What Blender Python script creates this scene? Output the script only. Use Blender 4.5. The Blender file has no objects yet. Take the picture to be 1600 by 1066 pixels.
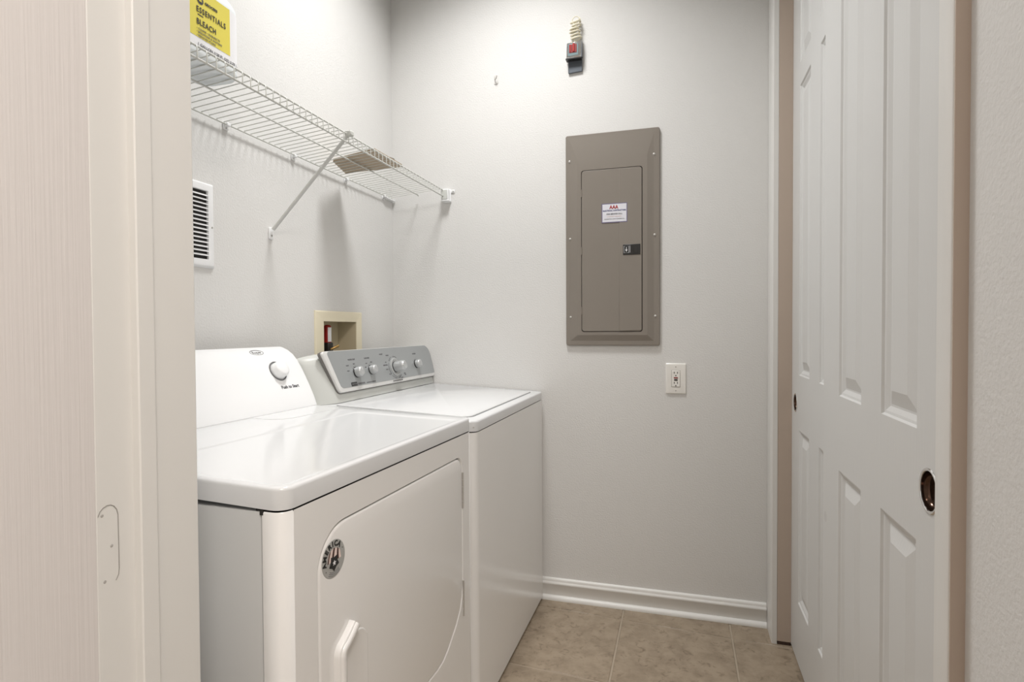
import bpy, bmesh, math, random
from mathutils import Vector, Matrix
random.seed(7)
S = bpy.context.scene
C = S.collection
PI = math.pi

# ------------------------------------------------------------------ camera
yaw, pit, rol, F_PX = 0.28655, 0.01961, -0.00532, 890.92
cam_data = bpy.data.cameras.new('camera'); cam = bpy.data.objects.new('camera', cam_data); C.objects.link(cam)
_f = Vector((-math.sin(yaw)*math.cos(pit), math.cos(yaw)*math.cos(pit), -math.sin(pit)))
_r = Vector((math.cos(yaw), math.sin(yaw), 0)); _u = _r.cross(_f)
_r2 = _r*math.cos(rol) + _u*math.sin(rol); _u2 = _u*math.cos(rol) - _r*math.sin(rol)
cam.matrix_world = Matrix(((_r2.x, _u2.x, -_f.x, 1.30622), (_r2.y, _u2.y, -_f.y, -2.44274), (_r2.z, _u2.z, -_f.z, 1.18357), (0, 0, 0, 1)))
cam_data.sensor_width = 36; cam_data.lens = 36*F_PX/1600; cam_data.clip_start = 0.02
S.camera = cam

# ------------------------------------------------------------------ world, exposure, lights
S.view_settings.view_transform = 'Standard'; S.view_settings.look = 'None'
S.view_settings.gamma = 1; S.view_settings.use_curve_mapping = False
S.view_settings.exposure = 0.07
w = bpy.data.worlds.new('world'); S.world = w; w.use_nodes = True
w.node_tree.nodes['Background'].inputs[0].default_value = (0.9, 0.95, 1, 1)
w.node_tree.nodes['Background'].inputs[1].default_value = 0.3

def area_light(name, loc, size, power, color, rot=(0, 0, 0), shape='DISK', sy=None):
    l = bpy.data.lights.new(name, 'AREA'); l.shape = shape; l.size = size
    if sy: l.size_y = sy
    l.energy = power; l.color = color
    o = bpy.data.objects.new(name, l); C.objects.link(o); o.location = loc; o.rotation_euler = rot
    return o
area_light('laundry_light', (0.67, -0.70, 3.14), 0.42, 18.3, (1.0, 0.995, 0.985)).data.spread = math.radians(122)
area_light('hall_light', (1.45, -2.30, 3.14), 0.6, 8, (1.0, 0.93, 0.88))
area_light('hall_light_far', (1.95, -3.15, 3.14), 0.6, 48, (1.0, 0.93, 0.87))

# ------------------------------------------------------------------ materials
MATS = {}
def mat(name, col, rough=0.5, metal=0.0, bump=None, noise=None, spec=None, coat=0):
    """bump=(scale,strength,distance,stretch) ; noise=(scale,(colour2),factor)"""
    if name in MATS: return MATS[name]
    m = bpy.data.materials.new(name); m.use_nodes = True; nt = m.node_tree
    b = nt.nodes['Principled BSDF']
    b.inputs['Base Color'].default_value = (*col, 1); b.inputs['Roughness'].default_value = rough
    b.inputs['Metallic'].default_value = metal
    if spec is not None: b.inputs['Specular IOR Level'].default_value = spec
    if coat: b.inputs['Coat Weight'].default_value = coat; b.inputs['Coat Roughness'].default_value = 0.08
    tc = nt.nodes.new('ShaderNodeTexCoord')
    if bump:
        sc, st, di, sv = bump
        mp = nt.nodes.new('ShaderNodeMapping'); mp.inputs['Scale'].default_value = sv
        nt.links.new(tc.outputs['Object'], mp.inputs[0])
        n = nt.nodes.new('ShaderNodeTexNoise'); n.inputs['Scale'].default_value = sc; n.inputs['Detail'].default_value = 3
        nt.links.new(mp.outputs[0], n.inputs[0])
        bp = nt.nodes.new('ShaderNodeBump'); bp.inputs['Strength'].default_value = st; bp.inputs['Distance'].default_value = di
        nt.links.new(n.outputs[0], bp.inputs['Height']); nt.links.new(bp.outputs[0], b.inputs['Normal'])
    if noise:
        sc, c2, lo, hi = noise
        n = nt.nodes.new('ShaderNodeTexNoise'); n.inputs['Scale'].default_value = sc; n.inputs['Detail'].default_value = 5
        n.inputs['Roughness'].default_value = 0.65
        nt.links.new(tc.outputs['Object'], n.inputs[0])
        r = nt.nodes.new('ShaderNodeMapRange'); r.inputs[1].default_value = lo; r.inputs[2].default_value = hi
        nt.links.new(n.outputs[0], r.inputs[0])
        mx = nt.nodes.new('ShaderNodeMix'); mx.data_type = 'RGBA'
        mx.inputs[6].default_value = (*col, 1); mx.inputs[7].default_value = (*c2, 1)
        nt.links.new(r.outputs[0], mx.inputs[0]); nt.links.new(mx.outputs[2], b.inputs['Base Color'])
    MATS[name] = m
    return m
ONE = (1, 1, 1)
M_WALL = mat('wall_paint', (0.70, 0.692, 0.675), 0.75, bump=(170, 0.28, 0.004, ONE), spec=0.3)
M_CEIL = mat('ceiling_paint', (0.87, 0.87, 0.86), 0.9)
M_TRIM = mat('trim_paint', (0.74, 0.73, 0.705), 0.38)
M_DOOR = mat('door_paint', (0.66, 0.66, 0.65), 0.42, bump=(60, 0.12, 0.002, (3, 3, 0.25)))
M_GRAIN = mat('grained_door_paint', (0.70, 0.665, 0.65), 0.5, bump=(70, 0.38, 0.0016, (4.0, 4.0, 0.06)))
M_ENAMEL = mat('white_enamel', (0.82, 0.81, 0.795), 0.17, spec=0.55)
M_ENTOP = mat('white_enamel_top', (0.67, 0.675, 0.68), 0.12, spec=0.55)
M_PLASTIC = mat('white_plastic', (0.84, 0.845, 0.85), 0.32)
M_GREYP = mat('grey_plastic', (0.60, 0.61, 0.58), 0.4)
M_SILVER = mat('silver_panel', (0.36, 0.375, 0.38), 0.36, metal=0.35)
M_KNOB = mat('silver_knob', (0.48, 0.49, 0.49), 0.36, metal=0.4)
M_CHROME = mat('chrome', (0.80, 0.79, 0.78), 0.10, metal=1)
M_STEEL = mat('steel', (0.45, 0.44, 0.42), 0.35, metal=0.9)
M_BRONZE = mat('dark_bronze_cup', (0.085, 0.05, 0.035), 0.16, metal=0.85)
M_DARK = mat('dark_gap', (0.02, 0.018, 0.016), 0.7)
M_SHADOWGAP = mat('door_seam', (0.30, 0.285, 0.265), 0.6)
M_BLACK = mat('black_plastic', (0.012, 0.012, 0.012), 0.3)
M_PRINT = mat('black_print', (0.03, 0.03, 0.035), 0.6)
M_GPRINT = mat('grey_print', (0.16, 0.16, 0.165), 0.6)
M_PANEL = mat('taupe_enamel', (0.232, 0.205, 0.176), 0.36, bump=(300, 0.08, 0.001, ONE))
M_WIRE = mat('wire_vinyl', (0.60, 0.605, 0.57), 0.4)
M_CREAM = mat('cream_plastic', (0.84, 0.77, 0.59), 0.45)
M_CREAM2 = mat('cream_plastic_inside', (0.60, 0.53, 0.38), 0.5)
M_OUT = mat('outlet_plastic', (0.82, 0.80, 0.76), 0.3)
M_RED = mat('red_plastic', (0.36, 0.016, 0.014), 0.3)
M_DRED = mat('deep_red', (0.22, 0.015, 0.012), 0.35)
M_TAN = mat('tan_card', (0.42, 0.34, 0.25), 0.7)
M_YEL = mat('yellow_label', (0.76, 0.66, 0.10), 0.45)
M_JUG = mat('jug_plastic', (0.80, 0.84, 0.86), 0.35)
M_LABELW = mat('white_paper', (0.84, 0.84, 0.86), 0.5)
M_BLUE = mat('navy_print', (0.06, 0.07, 0.2), 0.5)
M_PINK = mat('pale_pink_print', (0.80, 0.66, 0.61), 0.5)
M_SGREY = mat('sticker_grey', (0.40, 0.40, 0.385), 0.45)
M_TILE = mat('floor_tile', (0.335, 0.268, 0.195), 0.42, noise=(15, (0.225, 0.175, 0.123), 0.40, 0.72), bump=(22, 0.25, 0.003, ONE))
M_GROUT = mat('grout', (0.36, 0.30, 0.23), 0.9)
M_BRASS = mat('brass', (0.55, 0.36, 0.14), 0.3, metal=0.9)
M_CORD = mat('cream_cord', (0.74, 0.69, 0.54), 0.5)
M_SLATE = mat('slate_plate', (0.115, 0.13, 0.15), 0.35, metal=0.3)
M_CYAN = mat('blue_chrome', (0.42, 0.56, 0.60), 0.18, metal=0.8)
M_SCREWW = mat('painted_screw', (0.52, 0.5, 0.47), 0.4, metal=0.4)
M_MARK = mat('scuff', (0.42, 0.40, 0.38), 0.6)

# extra tone variation of the tiles (second, finer vein layer)
def tile_veins():
    nt = M_TILE.node_tree; b = nt.nodes['Principled BSDF']
    src = b.inputs['Base Color'].links[0].from_socket
    tc = nt.nodes.new('ShaderNodeTexCoord'); n = nt.nodes.new('ShaderNodeTexNoise')
    n.inputs['Scale'].default_value = 34; n.inputs['Detail'].default_value = 6; n.inputs['Distortion'].default_value = 1.2
    nt.links.new(tc.outputs['Object'], n.inputs[0])
    r = nt.nodes.new('ShaderNodeMapRange'); r.inputs[1].default_value = 0.56; r.inputs[2].default_value = 0.72
    r.inputs[4].default_value = 0.75; nt.links.new(n.outputs[0], r.inputs[0])
    mx = nt.nodes.new('ShaderNodeMix'); mx.data_type = 'RGBA'; mx.inputs[7].default_value = (0.15, 0.112, 0.075, 1)
    nt.links.new(r.outputs[0], mx.inputs[0]); nt.links.new(src, mx.inputs[6]); nt.links.new(mx.outputs[2], b.inputs['Base Color'])
tile_veins()

# ------------------------------------------------------------------ helpers
def obj(name, bm, m, parent=None, smooth=None, loc=None, rot=None, bev=None):
    """link a bmesh as ONE mesh object"""
    bm.normal_update()
    me = bpy.data.meshes.new(name); bm.to_mesh(me); bm.free()
    me.materials.append(m)
    o = bpy.data.objects.new(name, me); C.objects.link(o)
    if parent is not None: o.parent = parent
    if loc is not None: o.location = loc
    if rot is not None: o.rotation_euler = rot
    if smooth is not None:
        me.shade_smooth(); me.set_sharp_from_angle(angle=math.radians(smooth))
    if bev:
        md = o.modifiers.new('bevel', 'BEVEL'); md.width = bev[0]; md.segments = bev[1]; md.limit_method = 'ANGLE'
        md.angle_limit = math.radians(35); md.harden_normals = False
        me.shade_smooth(); me.set_sharp_from_angle(angle=math.radians(60))
    return o
def empty(name, loc=(0, 0, 0), rz=0):
    o = bpy.data.objects.new(name, None); C.objects.link(o); o.location = loc; o.rotation_euler = (0, 0, rz)
    o.empty_display_size = 0.05
    return o
def tag(o, label=None, cat=None, group=None, kind=None):
    if label: o['label'] = label
    if cat: o['category'] = cat
    if group: o['group'] = group
    if kind: o['kind'] = kind
    return o
def add_box(bm, x0, x1, y0, y1, z0, z1):
    v = [bm.verts.new(p) for p in ((x0, y0, z0), (x1, y0, z0), (x1, y1, z0), (x0, y1, z0), (x0, y0, z1), (x1, y0, z1), (x1, y1, z1), (x0, y1, z1))]
    for f in ((0, 3, 2, 1), (4, 5, 6, 7), (0, 1, 5, 4), (1, 2, 6, 5), (2, 3, 7, 6), (3, 0, 4, 7)): bm.faces.new([v[i] for i in f])
def box(*a):
    bm = bmesh.new(); add_box(bm, *a); return bm
def prism(bm, pts, ax, a0, a1):
    """extrude 2D polygon pts along axis ax (0 x,1 y,2 z); pts are the two other coords in order"""
    def P(p, t):
        return {0: (t, p[0], p[1]), 1: (p[0], t, p[1]), 2: (p[0], p[1], t)}[ax]
    A = [bm.verts.new(P(p, a0)) for p in pts]; B = [bm.verts.new(P(p, a1)) for p in pts]
    n = len(pts)
    for i in range(n):
        bm.faces.new((A[i], A[(i+1) % n], B[(i+1) % n], B[i]))
    bm.faces.new(A[::-1]); bm.faces.new(B)
    bmesh.ops.recalc_face_normals(bm, faces=bm.faces[:])
def tube(bm, path, r, seg=8, closed=False, cap=True):
    path = [Vector(p) for p in path]; n = len(path); rings = []
    t0 = (path[1]-path[0]).normalized(); up = Vector((0, 0, 1)) if abs(t0.z) < 0.9 else Vector((1, 0, 0))
    nrm = (up - t0*up.dot(t0)).normalized()
    for i, p in enumerate(path):
        if closed: t = (path[(i+1) % n]-path[i-1]).normalized()
        else: t = (path[min(i+1, n-1)]-path[max(i-1, 0)]).normalized()
        nrm = (nrm - t*nrm.dot(t)).normalized(); bn = t.cross(nrm)
        rings.append([bm.verts.new(p+(nrm*math.cos(a)+bn*math.sin(a))*r) for a in [2*PI*k/seg for k in range(seg)]])
    m = n if closed else n-1
    for i in range(m):
        a, b = rings[i], rings[(i+1) % n]
        for k in range(seg): bm.faces.new((a[k], a[(k+1) % seg], b[(k+1) % seg], b[k]))
    if cap and not closed:
        bm.faces.new(rings[0][::-1]); bm.faces.new(rings[-1])
def lathe(bm, prof, org, axis, seg=32, sx=None):
    """prof: (radius, height along axis). axis a unit vector"""
    axis = Vector(axis).normalized(); org = Vector(org)
    u = Vector((0, 0, 1)) if abs(axis.z) < 0.9 else Vector((1, 0, 0))
    u = (u-axis*u.dot(axis)).normalized(); v = axis.cross(u); rings = []
    for r, h in prof:
        if r < 1e-6: rings.append([bm.verts.new(org+axis*h)]); continue
        rings.append([bm.verts.new(org+axis*h+(u*math.cos(2*PI*k/seg)+v*math.sin(2*PI*k/seg))*r) for k in range(seg)])
    for a, b in zip(rings, rings[1:]):
        for k in range(seg):
            k2 = (k+1) % seg
            if len(a) == 1 and len(b) == 1: continue
            if len(a) == 1: bm.faces.new((a[0], b[k2], b[k]))
            elif len(b) == 1: bm.faces.new((a[k], a[k2], b[0]))
            else: bm.faces.new((a[k], a[k2], b[k2], b[k]))
    bmesh.ops.recalc_face_normals(bm, faces=bm.faces[:])
def rrect(x0, x1, y0, y1, r, seg=6):
    """rounded rectangle outline; r one radius or 4 (x0y0, x1y0, x1y1, x0y1)"""
    if not isinstance(r, (tuple, list)): r = (r,)*4
    out = []
    for (cx, cy, a0, rr) in ((x0+r[0], y0+r[0], PI, r[0]), (x1-r[1], y0+r[1], 1.5*PI, r[1]), (x1-r[2], y1-r[2], 0, r[2]), (x0+r[3], y1-r[3], 0.5*PI, r[3])):
        for k in range(seg+1):
            a = a0+0.5*PI*k/seg; out.append((cx+rr*math.cos(a), cy+rr*math.sin(a)))
    return out
def text(body, size, m, parent, origin, xdir, ydir, name='lettering', align='LEFT', depth=0.0002, sx=1.0, off=0.0004, bold=0.0, spacing=1.0):
    cu = bpy.data.curves.new('t', 'FONT'); cu.body = body; cu.size = size; cu.align_x = align; cu.extrude = depth
    cu.offset = bold; cu.space_character = spacing; cu.resolution_u = 3
    o = bpy.data.objects.new('t', cu); C.objects.link(o)
    dg = bpy.context.evaluated_depsgraph_get(); dg.update()
    me = bpy.data.meshes.new_from_object(o.evaluated_get(dg)); bpy.data.objects.remove(o); bpy.data.curves.remove(cu)
    X = Vector(xdir).normalized(); Y = Vector(ydir).normalized(); Z = X.cross(Y); O = Vector(origin)+Z*off
    for v in me.vertices:
        c = v.co.copy(); v.co = O+X*c.x*sx+Y*c.y+Z*c.z
    me.materials.clear(); me.materials.append(m)
    t = bpy.data.objects.new(name, me); C.objects.link(t); t.parent = parent
    return t
def join_into(dst, src):
    bm = bmesh.new(); bm.from_mesh(dst.data); bm.from_mesh(src.data); bm.to_mesh(dst.data); bm.free()
    bpy.data.objects.remove(src)

# ------------------------------------------------------------------ setting: shell
ZC = 3.18
def struct(name, bm, m, parent=None, **k):
    o = obj(name, bm, m, parent, **k)
    if parent is None: o['kind'] = 'structure'
    return o
# floor with tiles
fl = empty('floor'); fl['kind'] = 'structure'
obj('grout_bed', box(-0.9, 3.0, -4.4, 0.12, -0.06, -0.0022), M_GROUT, fl)
def tile_corner(i, j, x0=1.079, y0=-0.112, px=0.419, py=0.436):
    x = x0+i*px; y = y0-j*py-0.070*(x-1.079); return x, y
g = 0.0035
for i in range(-3, 4):
    for j in range(-1, 7):
        a = tile_corner(i, j); b = tile_corner(i+1, j); c = tile_corner(i+1, j+1); d = tile_corner(i, j+1)
        ye = 0.02
        top = lambda q: min(q, ye)
        pts = [(d[0]+g, d[1]+g), (c[0]-g, c[1]+g), (b[0]-g, top(b[1]-g)), (a[0]+g, top(a[1]-g))]
        if pts[0][1] > ye-0.02 or pts[2][0] > 2.6 and False: continue
        bm = bmesh.new(); prism(bm, pts, 2, -0.012, 0)
        dz = random.uniform(-0.0003, 0)
        obj('tile', bm, M_TILE, fl, bev=(0.0018, 1))
# walls. left wall at x=0 with a recess for the washer box; back wall at y=0
BX = (-0.560, -0.330, 1.03, 1.221)   # recess y0,y1,z0,z1
bm = bmesh.new()
add_box(bm, -0.12, 0, -1.95, BX[0], 0, ZC); add_box(bm, -0.12, 0, BX[1], 0.12, 0, ZC)
add_box(bm, -0.12, 0, BX[0], BX[1], 0, BX[2]); add_box(bm, -0.12, 0, BX[0], BX[1], BX[3], ZC)
struct('wall_left', bm, M_WALL)
struct('wall_back', box(0, 1.80, 0, 0.12, 0, ZC), M_WALL)
# right wall with closet opening
YJ0, YJ1, ZH = -0.135, -1.543, 2.60
bm = bmesh.new()
add_box(bm, 1.655, 1.775, YJ0+0.018, 0.0, 0, ZC); add_box(bm, 1.655, 1.775, -2.02, YJ1-0.018, 0, ZC)
add_box(bm, 1.655, 1.775, YJ1-0.018, YJ0+0.018, ZH+0.018, ZC)
struct('wall_right', bm, M_WALL)
struct('wall_closet', box(2.35, 2.45, -2.0, 0.0, 0, ZC), M_WALL)
# wall with the doorway
XD0, XD1 = 0.66, 1.645
bm = bmesh.new()
add_box(bm, 0, XD0-0.018, -1.94, -1.82, 0, ZC)
add_box(bm, XD0-0.018, 1.655, -1.94, -1.82, 2.45, ZC)
struct('wall_doorway', bm, M_WALL)
# hall around the camera
struct('wall_hall_left', box(-0.9, -0.8, -4.3, -1.95, 0, ZC), M_WALL)
struct('wall_hall_right', box(2.5, 2.6, -4.3, -1.95, 0, ZC), M_WALL)
struct('wall_hall_far', box(-0.9, 2.6, -4.4, -4.3, 0, ZC), M_WALL)
bm = bmesh.new(); add_box(bm, -0.9, -0.12, -1.94, -1.84, 0, ZC); add_box(bm, 1.775, 2.6, -2.12, -2.02, 0, ZC)
struct('wall_hall_near', bm, M_WALL)
struct('ceiling', box(-0.9, 2.6, -4.4, 0.12, ZC, ZC+0.1), M_CEIL)

# baseboards : profile (distance from wall, z)
BB = [(0, 0), (0.027, 0), (0.0268, 0.004), (0.0255, 0.0095), (0.022, 0.0145), (0.0165, 0.018), (0.0125, 0.019), (0.0125, 0.060), (0.0155, 0.0635), (0.0165, 0.068),
      (0.0155, 0.073), (0.012, 0.0755), (0.0108, 0.079), (0.0104, 0.084), (0.008, 0.0885), (0.004, 0.0905), (0, 0.091)]
def baseboard(name, p0, p1, n):
    bm = bmesh.new(); d = Vector((p1[0]-p0[0], p1[1]-p0[1], 0)); nn = Vector((n[0], n[1], 0))
    A = [bm.verts.new(Vector((p0[0], p0[1], z))+nn*a) for a, z in BB]; B = [bm.verts.new(Vector((p1[0], p1[1], z))+nn*a) for a, z in BB]
    for i in range(len(BB)-1): bm.faces.new((A[i], A[i+1], B[i+1], B[i]))
    bm.faces.new((A[-1], A[0], B[0], B[-1])); bm.faces.new(A); bm.faces.new(B[::-1]); bmesh.ops.recalc_face_normals(bm, faces=bm.faces[:])
    struct(name, bm, M_TRIM, smooth=50)
baseboard('baseboard_back', (0.0, 0), (1.636, 0), (0, -1))
baseboard('baseboard_left', (0, -1.80), (0, -0.03), (1, 0))

# closet casing + jambs
M_JAMB = mat('jamb_tan', (0.50, 0.41, 0.34), 0.6)  # browner than the trim; far jamb and the near casing's side strip
def casing_profile():
    # (across, proud) simple colonial profile
    return [(0, 0), (0.0, 0.0125), (0.004, 0.0165), (0.010, 0.0180), (0.105, 0.0180), (0.115, 0.0165), (0.120, 0.0120), (0.122, 0.0)]
bm = bmesh.new()
prism(bm, [(1.655, YJ0), (1.6385, YJ0), (1.637, YJ0+0.004), (1.637, -0.008), (1.639, -0.002), (1.655, -0.002)], 2, 0, ZH)
struct('trim_1', bm, M_TRIM, smooth=30)
bm = bmesh.new()
YC = YJ1-0.001
prism(bm, [(1.655, YC), (1.6385, YC), (1.637, YC-0.002), (1.637, YC-0.012), (1.6362, YC-0.015), (1.6362, YC-0.038), (1.6375, YC-0.042), (1.640, YC-0.044), (1.655, YC-0.044)], 2, 0, ZH+0.06)
struct('trim_2', bm, M_TRIM, smooth=30)
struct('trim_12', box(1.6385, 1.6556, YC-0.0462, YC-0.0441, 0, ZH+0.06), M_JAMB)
struct('trim_3', box(1.637, 1.655, YJ1-0.044, -0.002, ZH, ZH+0.07), M_TRIM, bev=(0.003, 2))
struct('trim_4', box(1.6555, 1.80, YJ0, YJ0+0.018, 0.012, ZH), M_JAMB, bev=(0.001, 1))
struct('trim_5', box(1.6555, 1.80, YJ1-0.018, YJ1, 0, ZH), M_TRIM, bev=(0.001, 1))
struct('trim_6', box(1.6555, 1.80, YJ1, YJ0, ZH, ZH+0.018), M_TRIM)

# doorway jamb (left) : rabbet, stop, rest, casings
bm = bmesh.new()
prism(bm, [(XD0-0.018, -1.9515), (XD0-0.0012, -1.9515), (XD0, -1.9503), (XD0, -1.9045), (XD0+0.0105, -1.9045), (XD0+0.012, -1.903), (XD0+0.012, -1.882),
           (XD0+0.0105, -1.8805), (XD0+0.006, -1.880), (XD0+0.004, -1.8775), (XD0+0.004, -1.8775), (XD0+0.004, -1.812), (XD0+0.0022, -1.8095), (XD0-0.018, -1.8095)], 2, 0, 2.43)
struct('trim_7', bm, M_TRIM, smooth=30)
bm = bmesh.new()
prism(bm, [(XD0-0.075, -1.82), (XD0-0.075, -1.811), (XD0-0.06, -1.806), (XD0-0.02, -1.8045), (XD0-0.002, -1.806), (XD0-0.001, -1.8095), (XD0-0.018, -1.82)], 2, 0, 2.45)
struct('trim_8', bm, M_TRIM, smooth=30)
struct('trim_9', box(XD1, XD1+0.0095, -1.95, -1.81, 0, 2.43), M_TRIM, bev=(0.002, 2))
struct('trim_10', box(XD0, XD1, -1.95, -1.81, 2.43, 2.449), M_TRIM)
# filled hinge mortise on the jamb
jm = bpy.data.objects['trim_7']
pts = [(-1.9495, 0.9690), (-1.9470, 0.9745), (-1.9430, 0.9780), (-1.9385, 0.9795), (-1.9340, 0.9790), (-1.9300, 0.9765), (-1.9265, 0.9715), (-1.9250, 0.9650), (-1.9247, 0.92), (-1.9247, 0.900), (-1.9255, 0.8930), (-1.9290, 0.8870)]
bm = bmesh.new(); tube(bm, [(XD0+0.0001, y, z) for y, z in pts], 0.00055, 6)
obj('hinge_mortise', bm, M_SHADOWGAP, jm)
for (y, z) in ((-1.9445, 0.9690), (-1.9335, 0.9300), (-1.9425, 0.8905)):
    bm = bmesh.new(); lathe(bm, [(0.0, 0.0004), (0.0012, 0.0004), (0.0018, 0.0002), (0.0020, 0)], (XD0, y, z), (1, 0, 0), 12)
    obj('filled_screw_hole', bm, M_MARK, jm)

# ------------------------------------------------------------------ panelled doors
def ring_cell(bm, f, u0, u1, v0, v1):
    """raised panel in a door face. f(u,v,depth)->point"""
    rings = [(0, 0), (0.0035, 0.0045), (0.0085, 0.0055), (0.0175, 0.0105), (0.0215, 0.0105), (0.049, 0.0022)]
    prev = None
    for ins, d in rings:
        cur = [bm.verts.new(f(u, v, d)) for u, v in ((u0+ins, v0+ins), (u1-ins, v0+ins), (u1-ins, v1-ins), (u0+ins, v1-ins))]
        if prev:
            for k in range(4): bm.faces.new((prev[k], prev[(k+1) % 4], cur[(k+1) % 4], cur[k]))
        prev = cur
    bm.faces.new(prev)
def hole_cell(bm, f, u0, u1, v0, v1, cu, cv, r, depth):
    n = 40; P = []; Q = []
    for k in range(n):
        a = 2*PI*(k+0.5)/n; c, s = math.cos(a), math.sin(a)
        tx = ((u1-cu)/c if c > 0 else (u0-cu)/c) if abs(c) > 1e-9 else 1e9
        ty = ((v1-cv)/s if s > 0 else (v0-cv)/s) if abs(s) > 1e-9 else 1e9
        t = min(tx, ty); P.append((cu+c*t, cv+s*t)); Q.append((cu+c*r, cv+s*r))
    corners = [(u1, v1), (u0, v1), (u0, v0), (u1, v0)]
    PV = [bm.verts.new(f(*p, 0)) for p in P]; QV = [bm.verts.new(f(*q, 0)) for q in Q]; RV = [bm.verts.new(f(*q, depth)) for q in Q]
    for k in range(n):
        k2 = (k+1) % n
        a, b = P[k], P[k2]; extra = None
        for cc in corners:
            if (abs(a[0]-cc[0]) < 1e-9 or abs(a[1]-cc[1]) < 1e-9) and (abs(b[0]-cc[0]) < 1e-9 or abs(b[1]-cc[1]) < 1e-9) and not (abs(a[0]-b[0]) < 1e-9 or abs(a[1]-b[1]) < 1e-9):
                extra = bm.verts.new(f(*cc, 0))
        vs = [PV[k]] + ([extra] if extra else []) + [PV[k2], QV[k2], QV[k]]
        bm.faces.new(vs); bm.faces.new((QV[k], QV[k2], RV[k2], RV[k]))
    bm.faces.new(RV)
def door_leaf(name, xface, sgn, y0, y1, z0, z1, th, cols, rows, m, hole=None):
    """face lies at x=xface looking along sgn*x; u=y, v=z"""
    f = lambda u, v, d: (xface-sgn*d, u, v)
    us = sorted({y0, y1, *[c for p in cols for c in p]}); vs = sorted({z0, z1, *[c for p in rows for c in p]})
    if hole:
        cy, cz, r = hole; us = sorted({*us, cy-0.045, cy+0.045}) ; vs = sorted({*vs, cz-0.045, cz+0.045})
    bm = bmesh.new()
    # merge grid so that panels are single cells
    done = set()
    def inpanel(u, v): return any(a < u < b for a, b in cols) and any(a < v < b for a, b in rows)
    for i in range(len(us)-1):
        for j in range(len(vs)-1):
            um, vm = (us[i]+us[i+1])/2, (vs[j]+vs[j+1])/2
            if inpanel(um, vm): continue
            if hole and abs(um-cy) < 0.045 and abs(vm-cz) < 0.045: continue
            bm.faces.new([bm.verts.new(f(u, v, 0)) for u, v in ((us[i], vs[j]), (us[i+1], vs[j]), (us[i+1], vs[j+1]), (us[i], vs[j+1]))])
    for a, b in cols:
        for c, d in rows: ring_cell(bm, f, a, b, c, d)
    if hole: hole_cell(bm, f, cy-0.045, cy+0.045, cz-0.045, cz+0.045, cy, cz, r, 0.012)
    F = [bm.verts.new(f(u, v, 0)) for u, v in ((y0, z0), (y1, z0), (y1, z1), (y0, z1))]; B = [bm.verts.new(f(u, v, th)) for u, v in ((y0, z0), (y1, z0), (y1, z1), (y0, z1))]
    for k in range(4): bm.faces.new((F[k], F[(k+1) % 4], B[(k+1) % 4], B[k]))
    bm.faces.new(B)
    bmesh.ops.remove_doubles(bm, verts=bm.verts[:], dist=1e-5)
    bmesh.ops.recalc_face_normals(bm, faces=bm.faces[:])
    # make sure the face looks along sgn
    for fc in bm.faces:
        if abs(fc.calc_center_median().x-xface) < 1e-6 and abs(fc.normal.x) > 0.9:
            if fc.normal.x*sgn < 0: bmesh.ops.reverse_faces(bm, faces=bm.faces[:])
            break
    return struct(name, bm, m)
def cup_pull(parent, x, y, z, r):
    e = bpy.data.objects.new('flush_pull', None)
    bm = bmesh.new(); lathe(bm, [(r*0.90, 0.0004), (r*0.93, 0.0016), (r, 0.0022), (r*1.05, 0.0016), (r*1.08, 0.0002)], (x, y, z), (-1, 0, 0), 48)
    o = obj('flush_pull', bm, M_CHROME, parent, smooth=40)
    bm = bmesh.new(); lathe(bm, [(r*0.905, 0.0012), (r*0.895, -0.002), (r*0.86, -0.008), (r*0.80, -0.0105), (r*0.60, -0.0112), (0.0, -0.0115)], (x, y, z), (-1, 0, 0), 48)
    c = obj('pull_cup', bm, M_BRONZE, o, smooth=40)
XF, XN = 1.703, 1.677
rowsF = [(0.222, 0.829), (1.020, 2.020), (2.098, 2.42)]
rowsN = [(0.222, 0.837), (1.019, 2.020), (2.098, 2.42)]
dF = door_leaf('door_2', XF, -1, -0.92, YJ0-0.001, 0.010, 2.585, 0.024, [(-0.428, -0.262), (-0.745, -0.562)], rowsF, M_DOOR, hole=(-0.2034, 0.9183, 0.0295))
cup_pull(dF, XF, -0.2034, 0.9183, 0.0305)
dN = door_leaf('door_3', XN, -1, YJ1+0.001, -0.738, 0.010, 2.585, 0.024, [(-1.068, -0.892), (-1.3665, -1.1945)], rowsN, M_DOOR, hole=(-1.4165, 0.930, 0.0325))
cup_pull(dN, XN, -1.4165, 0.930, 0.0335)
# faint scuff between the leaves
bm = bmesh.new(); lathe(bm, [(0.0, 0.0003), (0.010, 0.0002), (0.014, 0)], (XN, -0.764, 0.683), (-1, 0, 0), 16)
obj('scuff_mark', bm, mat('scuff_soft', (0.62, 0.615, 0.605), 0.6), dN)
# dark block standing in for the shade in the gap under the far jamb
struct('jamb_foot_shade', box(1.657, 1.700, YJ0, YJ0+0.016, 0.0005, 0.012), mat('jamb_gap_shade', (0.06, 0.035, 0.025), 0.9))
# open grained door on the left
dO = door_leaf('door_1', XD0-0.0002, 1, -2.66, -1.9519, 0.010, 2.42, 0.034, [(-2.30, -2.07), (-2.56, -2.36)], [(0.22, 0.83), (1.02, 1.62), (1.72, 2.30)], M_GRAIN)

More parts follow.
